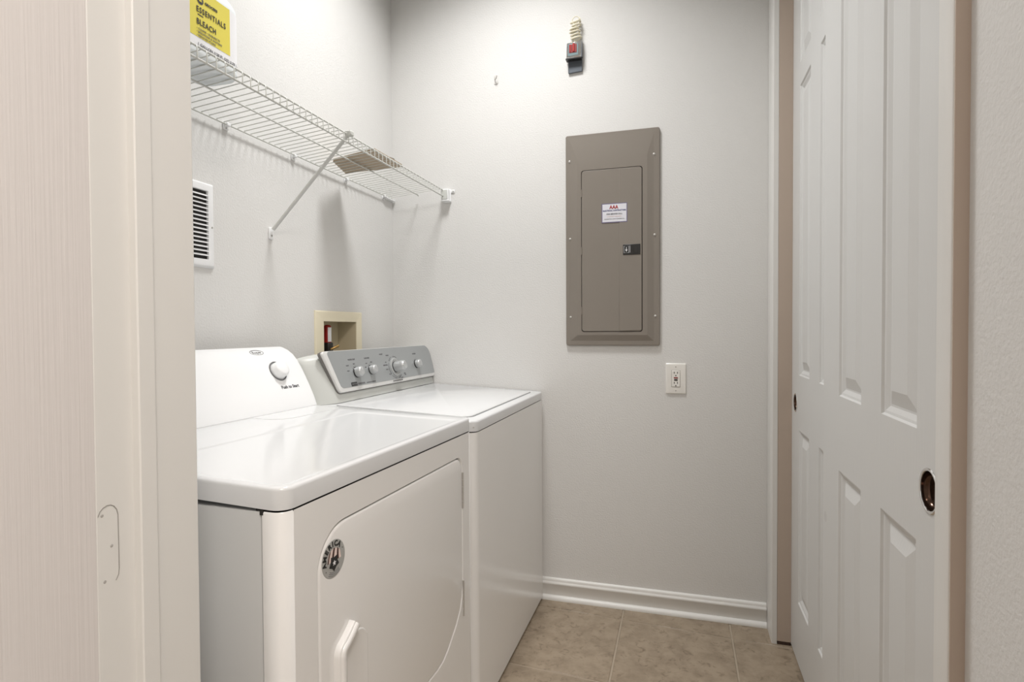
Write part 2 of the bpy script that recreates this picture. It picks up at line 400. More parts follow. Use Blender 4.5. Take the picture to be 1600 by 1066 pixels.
# ------------------------------------------------------------------ dryer (local: x = s out of the wall, y = u along the front)
def place(name, N, a):
    """empty at the thing's near front corner. local +y runs along its front to the back wall, local -x runs into the wall"""
    return empty(name, (N[0], N[1], 0), -a)
dr = place('dryer', (0.6986, -1.6779), 0.0339)
tag(dr, 'white front-loading clothes dryer nearest the doorway with a round sticker on its door', 'dryer')
DL, DD = 0.789, 0.670
def top_slab(L, D, z0, ztf, slope, r, seg=6, dish=None):
    """rounded appliance top; front edge at x=0; rises toward the wall; crowned edge"""
    out = rrect(-D, 0.0, 0, L, (0.01, r, r, 0.01), seg)
    bm = bmesh.new(); rings = []
    for ins, zz in ((0.0, None), (0.0, -0.0065), (0.0008, -0.0032), (0.0028, -0.0010), (0.0062, 0.0)):
        pts = rrect(-D+ins, -ins, ins, L-ins, (0.01, max(r-ins, 0.004), max(r-ins, 0.004), 0.01), seg)
        rings.append([bm.verts.new((x, y, (z0 + slope*(-x)) if zz is None else ztf+slope*(-x)+zz)) for x, y in pts])
    n = len(out)
    for a, b in zip(rings, rings[1:]):
        for k in range(n): bm.faces.new((a[k], a[(k+1) % n], b[(k+1) % n], b[k]))
    if dish:
        for ins, dz in ((0.0, 0.0), (0.003, -0.0005), (0.008, -0.0017), (0.012, -0.0021)):
            pts = rrect(-dish[1]+ins, -dish[0]-ins, dish[2]+ins, dish[3]-ins, 0.022, seg)
            cur = [bm.verts.new((x, y, ztf+slope*(-x)+dz)) for x, y in pts]
            for k in range(n): bm.faces.new((rings[-1][k], rings[-1][(k+1) % n], cur[(k+1) % n], cur[k]))
            rings.append(cur)
    bm.faces.new(rings[-1]); bm.faces.new(rings[0][::-1])
    return bm
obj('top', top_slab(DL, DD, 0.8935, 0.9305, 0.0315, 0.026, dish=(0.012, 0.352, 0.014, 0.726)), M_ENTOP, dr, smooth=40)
bm = bmesh.new(); RRR = []
for ins, dz in ((0, -0.001), (0, 0.0006), (0.0012, 0.0012)):
    RRR.append([bm.verts.new((x, y, 0.9305-0.0315*x+dz)) for x, y in rrect(-0.526+ins, -0.430-ins, 0.50+ins, 0.770-ins, (0.004, 0.06, 0.02, 0.004), 6)])
for a, b in zip(RRR, RRR[1:]):
    for k in range(len(a)): bm.faces.new((a[k], a[(k+1) % len(a)], b[(k+1) % len(a)], b[k]))
bm.faces.new(RRR[-1]); obj('lint_cover', bm, M_ENTOP, dr)
# cabinet side wrap: side/back body, set a hair inside
bm = bmesh.new(); prism(bm, rrect(-DD, -0.0450, 0.0012, DL-0.0012, 0.004, 2), 2, 0.03, 0.8895)
obj('cabinet', bm, mat('reflection_grey_enamel', (0.60, 0.605, 0.60), 0.2), dr, smooth=40)  # greyish reflections of the dryer's side are put into this enamel colour
bm = bmesh.new(); prism(bm, rrect(-0.060, -0.034, 0.0045, DL-0.0045, 0.002, 2), 2, 0.03, 0.8925)
obj('seam', bm, M_DARK, dr)
bm = bmesh.new(); add_box(bm, -0.0470, -0.0400, -0.0002, 0.004, 0.8850, 0.8925); obj('corner_notch', bm, M_DARK, dr)
# front panel : rounded near/far corners, with the door opening as a recess
DO = (0.0815, 0.7175)   # door opening in y
DZ = (0.318, 0.8335)
def front_panel():
    bm = bmesh.new()
    # wrap: plan outline extruded
    r = 0.024; n = 8
    outer = [(-0.0415, 0.0)]
    outer += [(-r+r*math.cos(-PI/2+PI/2*k/n), r+r*math.sin(-PI/2+PI/2*k/n)) for k in range(n+1)]
    outer += [(0.0, DO[0]-0.012)]
    return outer
# plate with rounded hole built by bridging outline samples radially (u=y, v=z)
def plate_with_hole(bm, Y0, Y1, Z0, Z1, hole, x0, depth):
    """hole: closed outline of (y,z) points, ccw. Each hole point is linked to a border point"""
    cy = sum(p[0] for p in hole)/len(hole); cz = sum(p[1] for p in hole)/len(hole)
    n = len(hole); H = [bm.verts.new((x0, *p)) for p in hole]
    lip = []
    for dx, ins in ((-0.0008, 0.0004), (-0.003, 0.0018), (-depth, 0.002)):
        lip.append([bm.verts.new((x0+dx, cy+(p[0]-cy)*(1-ins/0.25), cz+(p[1]-cz)*(1-ins/0.25))) for p in hole])
    B = []
    for p in hole:
        dy, dz = p[0]-cy, p[1]-cz
        ty = ((Y1-cy)/dy if dy > 0 else (Y0-cy)/dy) if abs(dy) > 1e-9 else 1e9
        tz = ((Z1-cz)/dz if dz > 0 else (Z0-cz)/dz) if abs(dz) > 1e-9 else 1e9
        t = min(ty, tz); B.append((cy+dy*t, cz+dz*t))
    BV = [bm.verts.new((x0, *b)) for b in B]
    cor = [(Y0, Z0), (Y1, Z0), (Y1, Z1), (Y0, Z1)]
    for k in range(n):
        k2 = (k+1) % n; a, b = B[k], B[k2]; ex = []
        if not (abs(a[0]-b[0]) < 1e-7 or abs(a[1]-b[1]) < 1e-7):
            for c in cor:
                if (abs(a[0]-c[0]) < 1e-7 or abs(a[1]-c[1]) < 1e-7) and (abs(b[0]-c[0]) < 1e-7 or abs(b[1]-c[1]) < 1e-7): ex = [bm.verts.new((x0, *c))]
        bm.faces.new([BV[k]]+ex+[BV[k2], H[k2], H[k]])
        prev = H
        for L_ in lip:
            bm.faces.new((prev[k], prev[k2], L_[k2], L_[k])); prev = L_
    bm.faces.new(lip[-1])
def door_outline(ins=0.0):
    # big radius upper corners, octagonal lower corners like the photograph
    y0, y1, z0, z1 = DO[0]+ins, DO[1]-ins, DZ[0]+ins, DZ[1]-ins
    pts = []
    def arc(cy, cz, r, a0, a1, n=10):
        for k in range(n+1):
            a = math.radians(a0+(a1-a0)*k/n); pts.append((cy+r*math.cos(a), cz+r*math.sin(a)))
    # start lower near, ccw in (y,z): lower near -> lower far -> upper far -> upper near
    arc(y0+0.075, z0+0.075, 0.075, 180, 270)
    # lower far: chamfered, gentle
    pts.append((y1-0.16, z0)); pts.append((y1-0.13, z0+0.004)); pts.append((y1-0.10, z0+0.018)); pts.append((y1-0.045, z0+0.058)); pts.append((y1-0.018, z0+0.088)); pts.append((y1-0.005, z0+0.122)); pts.append((y1, z0+0.155))
    arc(y1-0.036, z1-0.036, 0.036, 0, 90)
    arc(y0+0.080, z1-0.080, 0.080, 90, 180, 12)
    # drop duplicates
    out = []
    for p in pts:
        if not out or (abs(p[0]-out[-1][0])+abs(p[1]-out[-1][1])) > 1e-5: out.append(p)
    return out
bm = bmesh.new()
r = 0.024; yA, yB = r, DL-r
plate_with_hole(bm, yA, yB, 0.035, 0.8905, door_outline(), 0.0, 0.014)
for side in (0, 1):
    pr = None
    for k in range(9):
        a = PI/2*k/8
        x = -r+r*math.cos(a); y = r-r*math.sin(a)
        if side: y = DL-y
        cur = [bm.verts.new((x, y, 0.035)), bm.verts.new((x, y, 0.8880 + 0*k)), bm.verts.new((x-0.002*math.cos(a), y+(0.002*math.sin(a)*(1 if not side else -1)), 0.8905))]
        if pr:
            for q in (0, 1): bm.faces.new((pr[q], cur[q], cur[q+1], pr[q+1]))
        pr = cur
    cur = [bm.verts.new((-0.0425, pr[0].co.y, z)) for z in (0.035, 0.8885, 0.8905)]
    cur[2].co.y = pr[2].co.y
    for q in (0, 1): bm.faces.new((pr[q], cur[q], cur[q+1], pr[q+1]))
bmesh.ops.remove_doubles(bm, verts=bm.verts[:], dist=2e-5)
bmesh.ops.recalc_face_normals(bm, faces=bm.faces[:])
obj('front_panel', bm, M_ENAMEL, dr, smooth=40)
# the door: slab filling the opening with a narrow gap
def slab_from_outline(fn, xb, xf, edge=0.006, m=3):
    bm = bmesh.new(); rings = []
    steps = [(0, xb), (0, xf-edge)] + [(edge*(1-math.cos(PI/2*k/m)), xf-edge+edge*math.sin(PI/2*k/m)) for k in range(1, m+1)]
    for ins, x in steps: rings.append([bm.verts.new((x, *p)) for p in fn(ins)])
    n = len(rings[0])
    for a, b in zip(rings, rings[1:]):
        for k in range(n): bm.faces.new((a[k], a[(k+1) % n], b[(k+1) % n], b[k]))
    bm.faces.new(rings[0][::-1]); bm.faces.new(rings[-1])
    bmesh.ops.recalc_face_normals(bm, faces=bm.faces[:])
    return bm
dd = obj('door', slab_from_outline(lambda i: door_outline(0.0036+i), -0.013, 0.0005, 0.005), M_ENAMEL, dr, smooth=30)
# pull handle of the door : curved bar with a slanted top, and the finger dish
def handle():
    bm = bmesh.new()
    # spine in (y,z), swept with a rounded D section
    sp = [(0.1800, 0.6290), (0.1655, 0.6170), (0.1500, 0.6070), (0.1400, 0.6020), (0.1345, 0.5950), (0.1335, 0.5850), (0.1335, 0.40), (0.1345, 0.376), (0.140, 0.355), (0.156, 0.339), (0.184, 0.327)]
    rings = []
    for i, (y, z) in enumerate(sp):
        a = Vector(sp[max(i-1, 0)]); b = Vector(sp[min(i+1, len(sp)-1)]); t = (b-a).normalized(); nrm = Vector((-t.y, t.x))  # toward +y side
        if nrm.x < 0: nrm = -nrm
        wd = 0.026; sec = [(0.000, -0.0005), (0.0006, 0.0105), (0.0020, 0.0122), (0.0050, 0.0128), (0.0062, 0.0155), (0.0095, 0.0172), (0.0150, 0.0172), (0.0205, 0.0145), (0.0250, 0.008), (wd, -0.0005)]
        rings.append([bm.verts.new((h, y+nrm.x*(w_-0.008), z+nrm.y*(w_-0.008))) for w_, h in sec])
    m_ = len(rings[0])
    for a, b in zip(rings, rings[1:]):
        for k in range(m_-1): bm.faces.new((a[k], a[k+1], b[k+1], b[k]))
    bm.faces.new(rings[0]); bm.faces.new(rings[-1][::-1])
    bmesh.ops.recalc_face_normals(bm, faces=bm.faces[:])
    return bm
obj('handle', handle(), M_ENAMEL, dd, smooth=50)
def dish_outline(ins):
    return [(0.16+ (p[0]-0.16)*1, p[1]) for p in rrect(0.158+ins, 0.236-ins, 0.360+ins, 0.604-ins, 0.036-ins*0.5, 6)]
bm = bmesh.new(); rings = []
for ins, x in ((0, 0.0005), (0.001, 0.0014), (0.003, 0.0016), (0.006, 0.0010)):
    rings.append([bm.verts.new((x, *p)) for p in dish_outline(ins)])
for a, b in zip(rings, rings[1:]):
    for k in range(len(a)): bm.faces.new((a[k], a[(k+1) % len(a)], b[(k+1) % len(a)], b[k]))
bm.faces.new(rings[-1]); bmesh.ops.recalc_face_normals(bm, faces=bm.faces[:])
obj('finger_dish', bm, M_ENAMEL, dd, smooth=50)
# hinges on the far edge
for zc in (0.736, 0.432):
    bm = bmesh.new()
    lathe(bm, [(0, -0.050), (0.0026, -0.050), (0.0026, -0.031), (0.0012, -0.0305), (0.0012, -0.0295), (0.0026, -0.029), (0.0026, -0.011), (0.0012, -0.0105), (0.0012, -0.0095), (0.0026, -0.009), (0.0026, 0.009), (0.0012, 0.0095), (0.0012, 0.0105), (0.0026, 0.011), (0.0026, 0.029), (0.0012, 0.0295), (0.0012, 0.0305), (0.0026, 0.031), (0.0026, 0.050), (0, 0.050)], (0.0016, 0.7165, zc), (0, 0, 1), 12)
    h = obj('hinge', bm, M_SCREWW, dr, smooth=40)
    bm = bmesh.new(); add_box(bm, -0.001, 0.0008, 0.7150, 0.7210, zc-0.049, zc+0.049)
    obj('hinge_leaf', bm, M_ENAMEL, h)
# console of the dryer : extruded curved profile
prof = [(0.529, 0.9455), (0.540, 0.975), (0.556, 1.008), (0.573, 1.040), (0.589, 1.068), (0.6035, 1.090), (0.620, 1.108), (0.640, 1.122), (0.660, 1.1305), (0.6745, 1.134), (0.6745, 0.952)]
def crown(y): return 0.0
bm = bmesh.new(); NU = 14; rings = []
for i in range(NU+1):
    t = i/NU; e = 0.0
    y = 0.004+(DL-0.008)*t
    rings.append([bm.verts.new((-s, y, z)) for s, z in prof])
for a, b in zip(rings, rings[1:]):
    for k in range(len(prof)): bm.faces.new((a[k], a[(k+1) % len(prof)], b[(k+1) % len(prof)], b[k]))
bm.faces.new(rings[0]); bm.faces.new(rings[-1][::-1]); bmesh.ops.recalc_face_normals(bm, faces=bm.faces[:])
dc = obj('console', bm, M_PLASTIC, dr, bev=(0.004, 3))
def on_prof(pr, z):
    for (s0, z0), (s1, z1) in zip(pr, pr[1:]):
        if z0 <= z <= z1:
            t = (z-z0)/(z1-z0); s = s0+(s1-s0)*t; d = Vector((-(s1-s0), 0, z1-z0)).normalized(); return s, Vector((d.z, 0, -d.x)), d
    return pr[-2][0], Vector((1, 0, 0)), Vector((0, 0, 1))
def console_text(body, size, y, z, m, parent, pr, **k):
    s, n, up = on_prof(pr, z)
    return text(body, size, m, parent, (-s, y, z), (0, 1, 0), up, **k)
# knob of the dryer
s, n, up = on_prof(prof, 1.062); O = Vector((-s, 0.672, 1.062))
bm = bmesh.new()
for k in range(0, 25):
    pass
arc = [O+n*0.0006+(Vector((0, 1, 0))*math.cos(a)+up*math.sin(a))*0.0305 for a in [math.radians(75+k*(345-75-10)/30) for k in range(31)]]
tube(bm, arc, 0.0022, 6)
obj('dial_ring', bm, M_GPRINT, dc, smooth=60)
bm = bmesh.new(); lathe(bm, [(0.0275, 0.0), (0.0265, 0.006), (0.0245, 0.020), (0.0225, 0.0235), (0.018, 0.0255), (0.0, 0.027)], O, n, 40)
obj('knob', bm, M_PLASTIC, dc, smooth=45)
l1 = console_text('Push to Start', 0.0145, 0.694, 1.010, M_PRINT, dc, prof, align='CENTER', bold=0.0003)
# oval badge
s, n, up = on_prof(prof, 1.119); O = Vector((-s, 0.640, 1.1185))
bm = bmesh.new()
oval = [O+n*0.0005+Vector((0, 1, 0))*math.cos(a)*0.026+up*math.sin(a)*0.0115 for a in [2*PI*k/40 for k in range(40)]]
tube(bm, oval, 0.0009, 5, closed=True)
ob = obj('badge', bm, M_GPRINT, dc)
text('Roper', 0.0145, M_GPRINT, ob, O-up*0.0045, (0, 1, 0), up, align='CENTER', bold=0.0005)
# round sticker
SO = Vector((0.0006, 0.1278, 0.7700)); SR = 0.0345; SZ = 0.032/0.0345
bm = bmesh.new(); lathe(bm, [(0.0, 0.0006), (SR*0.98, 0.0006), (SR, 0.0)], (0, 0, 0), (1, 0, 0), 48)
st = obj('round_sticker', bm, M_SGREY, dd, smooth=40); st['label'] = 'round grey sticker reading AMERICA around a striped emblem'
st.location = SO
def disc(R, h, m, parent, name, y=0, z=0, n=40):
    bm = bmesh.new(); bm.faces.new([bm.verts.new((h, y+R*math.cos(2*PI*k/n), z+R*math.sin(2*PI*k/n))) for k in range(n)]); return obj(name, bm, m, parent)
disc(SR*0.60, 0.0008, M_SGREY, st, 'emblem_disc', 0.001, -0.001)
# stripes in the upper half
R0 = SR*0.60
def clip_strip(y0, y1, bend, m, h, zb=-0.003):
    bm = bmesh.new(); L_ = []; R_ = []
    for k in range(9):
        t = k/8; z = zb+(R0*1.02-zb)*t
        for arr, y in ((L_, y0), (R_, y1)):
            yy = y*(1-0.25*t)+bend*t*t; lim = math.sqrt(max(R0*R0-(min(z, R0*0.995))**2, 0)); yy = max(-lim, min(lim, yy)); arr.append(bm.verts.new((h, yy+0.001, min(z, R0*0.995)-0.001)))
    for k in range(8):
        try: bm.faces.new((L_[k], R_[k], R_[k+1], L_[k+1]))
        except Exception: pass
    return obj('stripe', bm, m, st)
clip_strip(-0.0205, 0.0205, 0.0, M_PINK, 0.0009)
for y0, y1 in ((-0.0205, -0.0165), (-0.0080, -0.0015), (0.0075, 0.0135)): clip_strip(y0, y1, 0.004, mat('dark_stripe', (0.06, 0.02, 0.015), 0.5), 0.0011)
def star(R, ri, h, m, y, z, name, n=5, rot=PI/2):
    bm = bmesh.new(); c = bm.verts.new((h, y, z)); vs = [bm.verts.new((h, y+(R if k % 2 == 0 else ri)*math.cos(rot+PI*k/n), z+(R if k % 2 == 0 else ri)*math.sin(rot+PI*k/n))) for k in range(2*n)]
    for k in range(2*n): bm.faces.new((c, vs[k], vs[(k+1) % (2*n)]))
    return obj(name, bm, m, st)
star(0.0155, 0.0105, 0.0013, M_BLACK, 0.0, -0.0075, 'emblem_base', n=5, rot=-PI/2)
star(0.0058, 0.0026, 0.0015, M_LABELW, 0.0005, -0.0075, 'emblem_star')
# circular letters A M E R I C A
for ch, ang in zip('AMERICA', (188, 163, 139, 116, 97, 77, 54)):
    a = math.radians(ang); rad = Vector((0, math.cos(a), math.sin(a))); tan = Vector((0, math.sin(a), -math.cos(a)))
    text(ch, 0.0135, M_BLACK, st, rad*(SR*0.665), tan, rad, align='CENTER', bold=0.0006, off=0.0010)
for ang in (215, 25): disc(0.0012, 0.001, M_BLACK, st, 'dot', SR*0.82*math.cos(math.radians(ang)), SR*0.82*math.sin(math.radians(ang)), 8)
bm = bmesh.new()
for rr in (0.70, 0.79, 0.88):
    tube(bm, [(0.0008, SR*rr*math.cos(math.radians(q)), SR*rr*math.sin(math.radians(q))) for q in range(238, 306, 6)], 0.0005, 4)
obj('small_print', bm, M_GPRINT, st)['kind'] = 'stuff'

# ------------------------------------------------------------------ washer
ws = place('washing_machine', (0.7262, -0.8630), 0.0025)
tag(ws, 'white top-loading washing machine with a silver control console beside the back wall', 'washing machine')
WL, WD = 0.855, 0.67
WSL = 0.0484
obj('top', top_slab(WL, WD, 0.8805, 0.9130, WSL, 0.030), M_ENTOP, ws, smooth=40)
bm = bmesh.new(); prism(bm, rrect(-WD, -0.0005, 0.0005, WL-0.0005, (0.006, 0.030, 0.016, 0.006), 8), 2, 0.012, 0.8775)
obj('cabinet', bm, M_ENAMEL, ws, smooth=40)
bm = bmesh.new(); prism(bm, rrect(-WD+0.004, -0.004, 0.004, WL-0.004, 0.026, 6), 2, 0.87, 0.8815)
obj('seam', bm, M_DARK, ws)
# lid
def sloped_slab(y0, y1, s0, s1, zoff0, zoff1, r, m, name, parent, e=0.004):
    bm = bmesh.new(); rings = []
    for ins, dz in ((0, zoff0), (0, zoff1-e), (e*0.3, zoff1-e*0.3), (e, zoff1)):
        pts = rrect(-s1+ins, -s0-ins, y0+ins, y1-ins, (0.012, r-ins*0.5, r-ins*0.5, 0.012), 6)
        rings.append([bm.verts.new((x, y, 0.9130+WSL*(-x)+dz)) for x, y in pts])
    n = len(rings[0])
    for a, b in zip(rings, rings[1:]):
        for k in range(n): bm.faces.new((a[k], a[(k+1) % n], b[(k+1) % n], b[k]))
    bm.faces.new(rings[-1]); bm.faces.new(rings[0][::-1])
    return obj(name, bm, m, parent, smooth=40)
M_SEAM = mat('lid_seam', (0.10, 0.105, 0.11), 0.5)
sloped_slab(0.042, 0.815, 0.034, 0.505, -0.001, 0.0005, 0.045, M_SEAM, 'lid_gap', ws, 0.0004)
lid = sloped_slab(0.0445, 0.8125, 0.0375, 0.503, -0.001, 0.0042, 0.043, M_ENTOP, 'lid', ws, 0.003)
# console housing
wprof = [(0.5205, 0.940), (0.5225, 0.952), (0.5290, 0.985), (0.5400, 1.030), (0.5505, 1.070), (0.5580, 1.092), (0.5680, 1.0995), (0.5820, 1.1035), (0.6100, 1.1035), (0.6600, 1.093), (0.6680, 1.080), (0.6680, 0.945)]
bm = bmesh.new(); rings = []
def wend(y, i):
    return 0
ys = [0.0, 0.006, 0.016, 0.034, 0.058, 0.080, 0.10, 0.85, 0.858]
push = [0.072, 0.056, 0.042, 0.026, 0.012, 0.003, 0.0, 0.0, 0.006]
for y, pu in zip(ys, push):
    ring = []
    for s_, z_ in wprof:
        k = max(0.0, 1-(s_-0.5205)/0.14); drop = 0.0
        if z_ > 1.09: drop = pu*0.25
        ring.append(bm.verts.new((-(s_+pu*k), y, z_-drop)))
    rings.append(ring)
for a, b in zip(rings, rings[1:]):
    for k in range(len(wprof)): bm.faces.new((a[k], a[(k+1) % len(wprof)], b[(k+1) % len(wprof)], b[k]))
bm.faces.new(rings[0]); bm.faces.new(rings[-1][::-1]); bmesh.ops.recalc_face_normals(bm, faces=bm.faces[:])
wc = obj('console', bm, M_GREYP, ws, smooth=60)
# silver face plate on the lean of the housing: outline in (y, t) with t along the lean
fo = Vector((-0.5225, 0, 0.952)); fd = (Vector((-0.5580, 0, 1.092))-fo); FH = fd.length; fup = fd.normalized(); fn = Vector((fup.z, 0, -fup.x))
def F(y, t, h): return fo+Vector((0, y, 0))+fup*t+fn*h
def face_pts(ins, shear=0.0):
    P_ = rrect(0.098+ins, 0.858-ins*0.12, 0.018+ins, FH+0.021-ins*0.12, (0.014, 0.010, 0.050, 0.012), 6)
    out = []
    for y, t in P_:
        k = max(0.0, 1-(y-0.098)/0.10); out.append((y-0.055*k*(t/FH), t))
    return out
bm = bmesh.new(); rings = []
for ins, h in ((-0.0015, -0.004), (-0.0015, 0.004)): rings.append([bm.verts.new(F(y, t, h)) for y, t in face_pts(ins)])
n = len(rings[0])
for k in range(n): bm.faces.new((rings[0][k], rings[0][(k+1) % n], rings[1][(k+1) % n], rings[1][k]))
bm.faces.new(rings[1]); bmesh.ops.recalc_face_normals(bm, faces=bm.faces[:])
obj('console_gasket', bm, mat('gasket', (0.16, 0.15, 0.14), 0.5), wc)
bm = bmesh.new(); rings = []
for ins, h in ((0.001, -0.003), (0.001, 0.009), (0.003, 0.0125), (0.014, 0.0145)): rings.append([bm.verts.new(F(y, t, h)) for y, t in face_pts(ins)])
for a, b in zip(rings, rings[1:]):
    for k in range(n): bm.faces.new((a[k], a[(k+1) % n], b[(k+1) % n], b[k]))
bm.faces.new(rings[-1]); bmesh.ops.recalc_face_normals(bm, faces=bm.faces[:])
fb = obj('face_bezel', bm, mat('bezel_plastic', (0.66, 0.655, 0.64), 0.3), wc, smooth=20)
bm = bmesh.new(); rings = []
for ins, h in ((0.0145, 0.0140), (0.015, 0.0152)): rings.append([bm.verts.new(F(y, t, h)) for y, t in face_pts(ins)])
for k in range(n): bm.faces.new((rings[0][k], rings[0][(k+1) % n], rings[1][(k+1) % n], rings[1][k]))
bm.faces.new(rings[1]); bmesh.ops.recalc_face_normals(bm, faces=bm.faces[:])
fp = obj('control_panel', bm, M_SILVER, wc)
HB = 0.0152
def wknob(y, t, r, L_, big=False):
    O = F(y, t, HB)
    if big:
        bm = bmesh.new(); lathe(bm, [(r*1.75, 0.0), (r*1.72, 0.003), (r*1.50, 0.0048), (r*1.28, 0.002), (r*0.9, 0.001)], O, fn, 40)
        obj('dial_ring', bm, M_KNOB, wc, smooth=40)
    bm = bmesh.new(); lathe(bm, [(r*1.08, 0), (r*1.08, 0.002), (r*0.98, 0.004)], O, fn, 32); sk = obj('knob_skirt', bm, M_BLACK, wc, smooth=40)
    bm = bmesh.new(); lathe(bm, [(r*0.98, 0.003), (r, 0.006), (r*0.96, L_*0.75), (r*0.86, L_*0.92), (r*0.7, L_), (r*0.5, L_*0.97), (0.0, L_*0.96)], O, fn, 40)
    kn = obj('knob', bm, M_KNOB, wc, smooth=40)
    bm = bmesh.new(); bmm = [F(y-0.0012, t+r*0.25, HB+L_*1.0), F(y+0.0012, t+r*0.25, HB+L_*1.0), F(y+0.0012, t+r*0.75, HB+L_*1.0), F(y-0.0012, t+r*0.75, HB+L_*1.0)]
    bm.faces.new([bm.verts.new(p_) for p_ in bmm]); obj('pointer', bm, M_LABELW, kn)
wknob(0.212, 0.082, 0.0185, 0.026); wknob(0.312, 0.084, 0.0170, 0.024); wknob(0.498, 0.082, 0.0215, 0.048, True); wknob(0.690, 0.084, 0.0175, 0.024)
def ftext(body, size, y, t, m=M_GPRINT, **k):
    return text(body, size, m, fp, F(y, t, HB), (0, 1, 0), fup, **k)
ftext('WATER TEMP', 0.0075, 0.197, 0.127, align='CENTER', bold=0.0003); ftext('LOAD SIZE', 0.0075, 0.300, 0.127, align='CENTER', bold=0.0003)
ftext('CYCLES', 0.0070, 0.408, 0.137, align='CENTER', bold=0.0003); ftext('DELICATE', 0.0075, 0.425, 0.092, align='CENTER', bold=0.0004)
ftext('OPTIONS', 0.0075, 0.690, 0.127, align='CENTER', bold=0.0003)
for (b_, y, t) in (('WARM', 0.164, 0.107), ('COLD', 0.163, 0.088), ('HOT', 0.207, 0.111), ('MED', 0.290, 0.108), ('LOW', 0.280, 0.094), ('HIGH', 0.325, 0.111), ('WHITES', 0.560, 0.068), ('RINSE', 0.567, 0.050), ('SPIN', 0.57, 0.044), ('NORMAL', 0.455, 0.131), ('OFF', 0.432, 0.104), ('HEAVY', 0.432, 0.075), ('BULKY', 0.448, 0.055), ('DRAIN', 0.537, 0.034)):
    ftext(b_, 0.0055, y, t, align='CENTER', bold=0.0002)
# arcs of print around the big dial
bm = bmesh.new()
for a0, a1, rr, w_ in ((110, 140, 0.052, 0.0013), (60, 90, 0.052, 0.0009), (155, 215, 0.050, 0.0011), (225, 262, 0.052, 0.0009), (285, 315, 0.054, 0.0016), (118, 138, 0.047, 0.0010)):
    tube(bm, [F(0.498+rr*math.cos(math.radians(a0+(a1-a0)*k/8)), 0.082+rr*0.86*math.sin(math.radians(a0+(a1-a0)*k/8)), HB+0.0003) for k in range(9)], w_, 4)
obj('dial_print', bm, M_GPRINT, fp)['kind'] = 'stuff'
bm = bmesh.new()
for (cy_, ct_, r_) in ((0.212, 0.082, 0.0215), (0.312, 0.084, 0.0200), (0.690, 0.084, 0.0205)):
    for k in range(7):
        a = math.radians(35+k*27); tube(bm, [F(cy_+r_*math.cos(a), ct_+r_*math.sin(a), HB+0.0002), F(cy_+(r_+0.004)*math.cos(a), ct_+(r_+0.004)*math.sin(a), HB+0.0002)], 0.0005, 4)
obj('tick_marks', bm, M_GPRINT, fp)['kind'] = 'stuff'
# badge and footer print
bm = bmesh.new(); rings = [[bm.verts.new(F(y, t, h)) for y, t in rrect(0.163, 0.199, 0.0345, 0.0485, 0.003, 3)] for h in (HB, HB+0.0012)]
n4 = len(rings[0])
for k in range(n4): bm.faces.new((rings[0][k], rings[0][(k+1) % n4], rings[1][(k+1) % n4], rings[1][k]))
bm.faces.new(rings[1]); bmesh.ops.recalc_face_normals(bm, faces=bm.faces[:]); bd = obj('badge', bm, M_BLACK, wc)
text('MAYTAG', 0.0078, M_GPRINT, bd, F(0.181, 0.039, HB+0.0013), (0, 1, 0), fup, align='CENTER', bold=0.0003)
ftext('CENTENNIAL', 0.0082, 0.203, 0.0375, align='LEFT', bold=0.0006); ftext('COMMERCIAL TECHNOLOGY', 0.0048, 0.262, 0.0380, align='LEFT', bold=0.0001)
for k in range(7):
    c_ = F(0.462+k*0.0118, 0.0275, HB); bm = bmesh.new(); lathe(bm, [(0, 0.001), (0.0027, 0.001), (0.003, 0)], c_, fn, 10); obj('indicator_light', bm, M_BLACK, wc)
# small screws on deck corner
bm = bmesh.new(); a = math.radians(-45); lathe(bm, [(0, 0.0008), (0.002, 0.0008), (0.0025, 0)], (-0.030+0.030*math.cos(a), 0.030+0.030*math.sin(a), 0.8935), (math.cos(a), math.sin(a), 0), 10)
obj('screw', bm, M_SCREWW, ws)
# feet
for nm, root, L_, D_ in (('foot', ws, WL, WD), ('foot', dr, DL, DD)):
    for xx in (-0.06, -D_+0.06):
        for yy in (0.06, L_-0.06):
            bm = bmesh.new(); lathe(bm, [(0, 0), (0.022, 0), (0.022, 0.010), (0.010, 0.012), (0.010, 0.036), (0, 0.036)], (xx, yy, 0), (0, 0, 1), 16); obj(nm, bm, M_BLACK, root, smooth=40)

# ------------------------------------------------------------------ wire shelf
sh = empty('wire_shelf', (0, -0.9, 1.80)); O_ = Vector((0, -0.9, 1.80))
tag(sh, 'white wire shelf along the left wall above the washer and dryer', 'shelf')
def rel(pts): return [Vector(p)-O_ for p in pts]
Y0S, Y1S = -1.79, -0.022
def zd(x): return 1.8035+(x-0.012)*0.0800
def wire(name, pts, r, parent=sh, seg=8):
    bm = bmesh.new(); tube(bm, rel(pts), r, seg); return obj(name, bm, M_WIRE, parent, smooth=60)
wire('back_rail', [(0.012, Y0S, 1.7995), (0.012, Y1S, 1.7995)], 0.0026)
wire('middle_rail', [(0.143, Y0S, zd(0.143)-0.0045), (0.143, Y1S-0.002, zd(0.143)-0.0045), (0.143, Y1S+0.004, 1.805), ], 0.0026)
wire('front_rail', [(0.272, Y0S, 1.7935), (0.272, Y1S, 1.7935)], 0.0030)
wire('lip_rail', [(0.2695, Y0S, 1.8220), (0.2695, Y1S, 1.8220)], 0.0026)
proto = None; N = 64
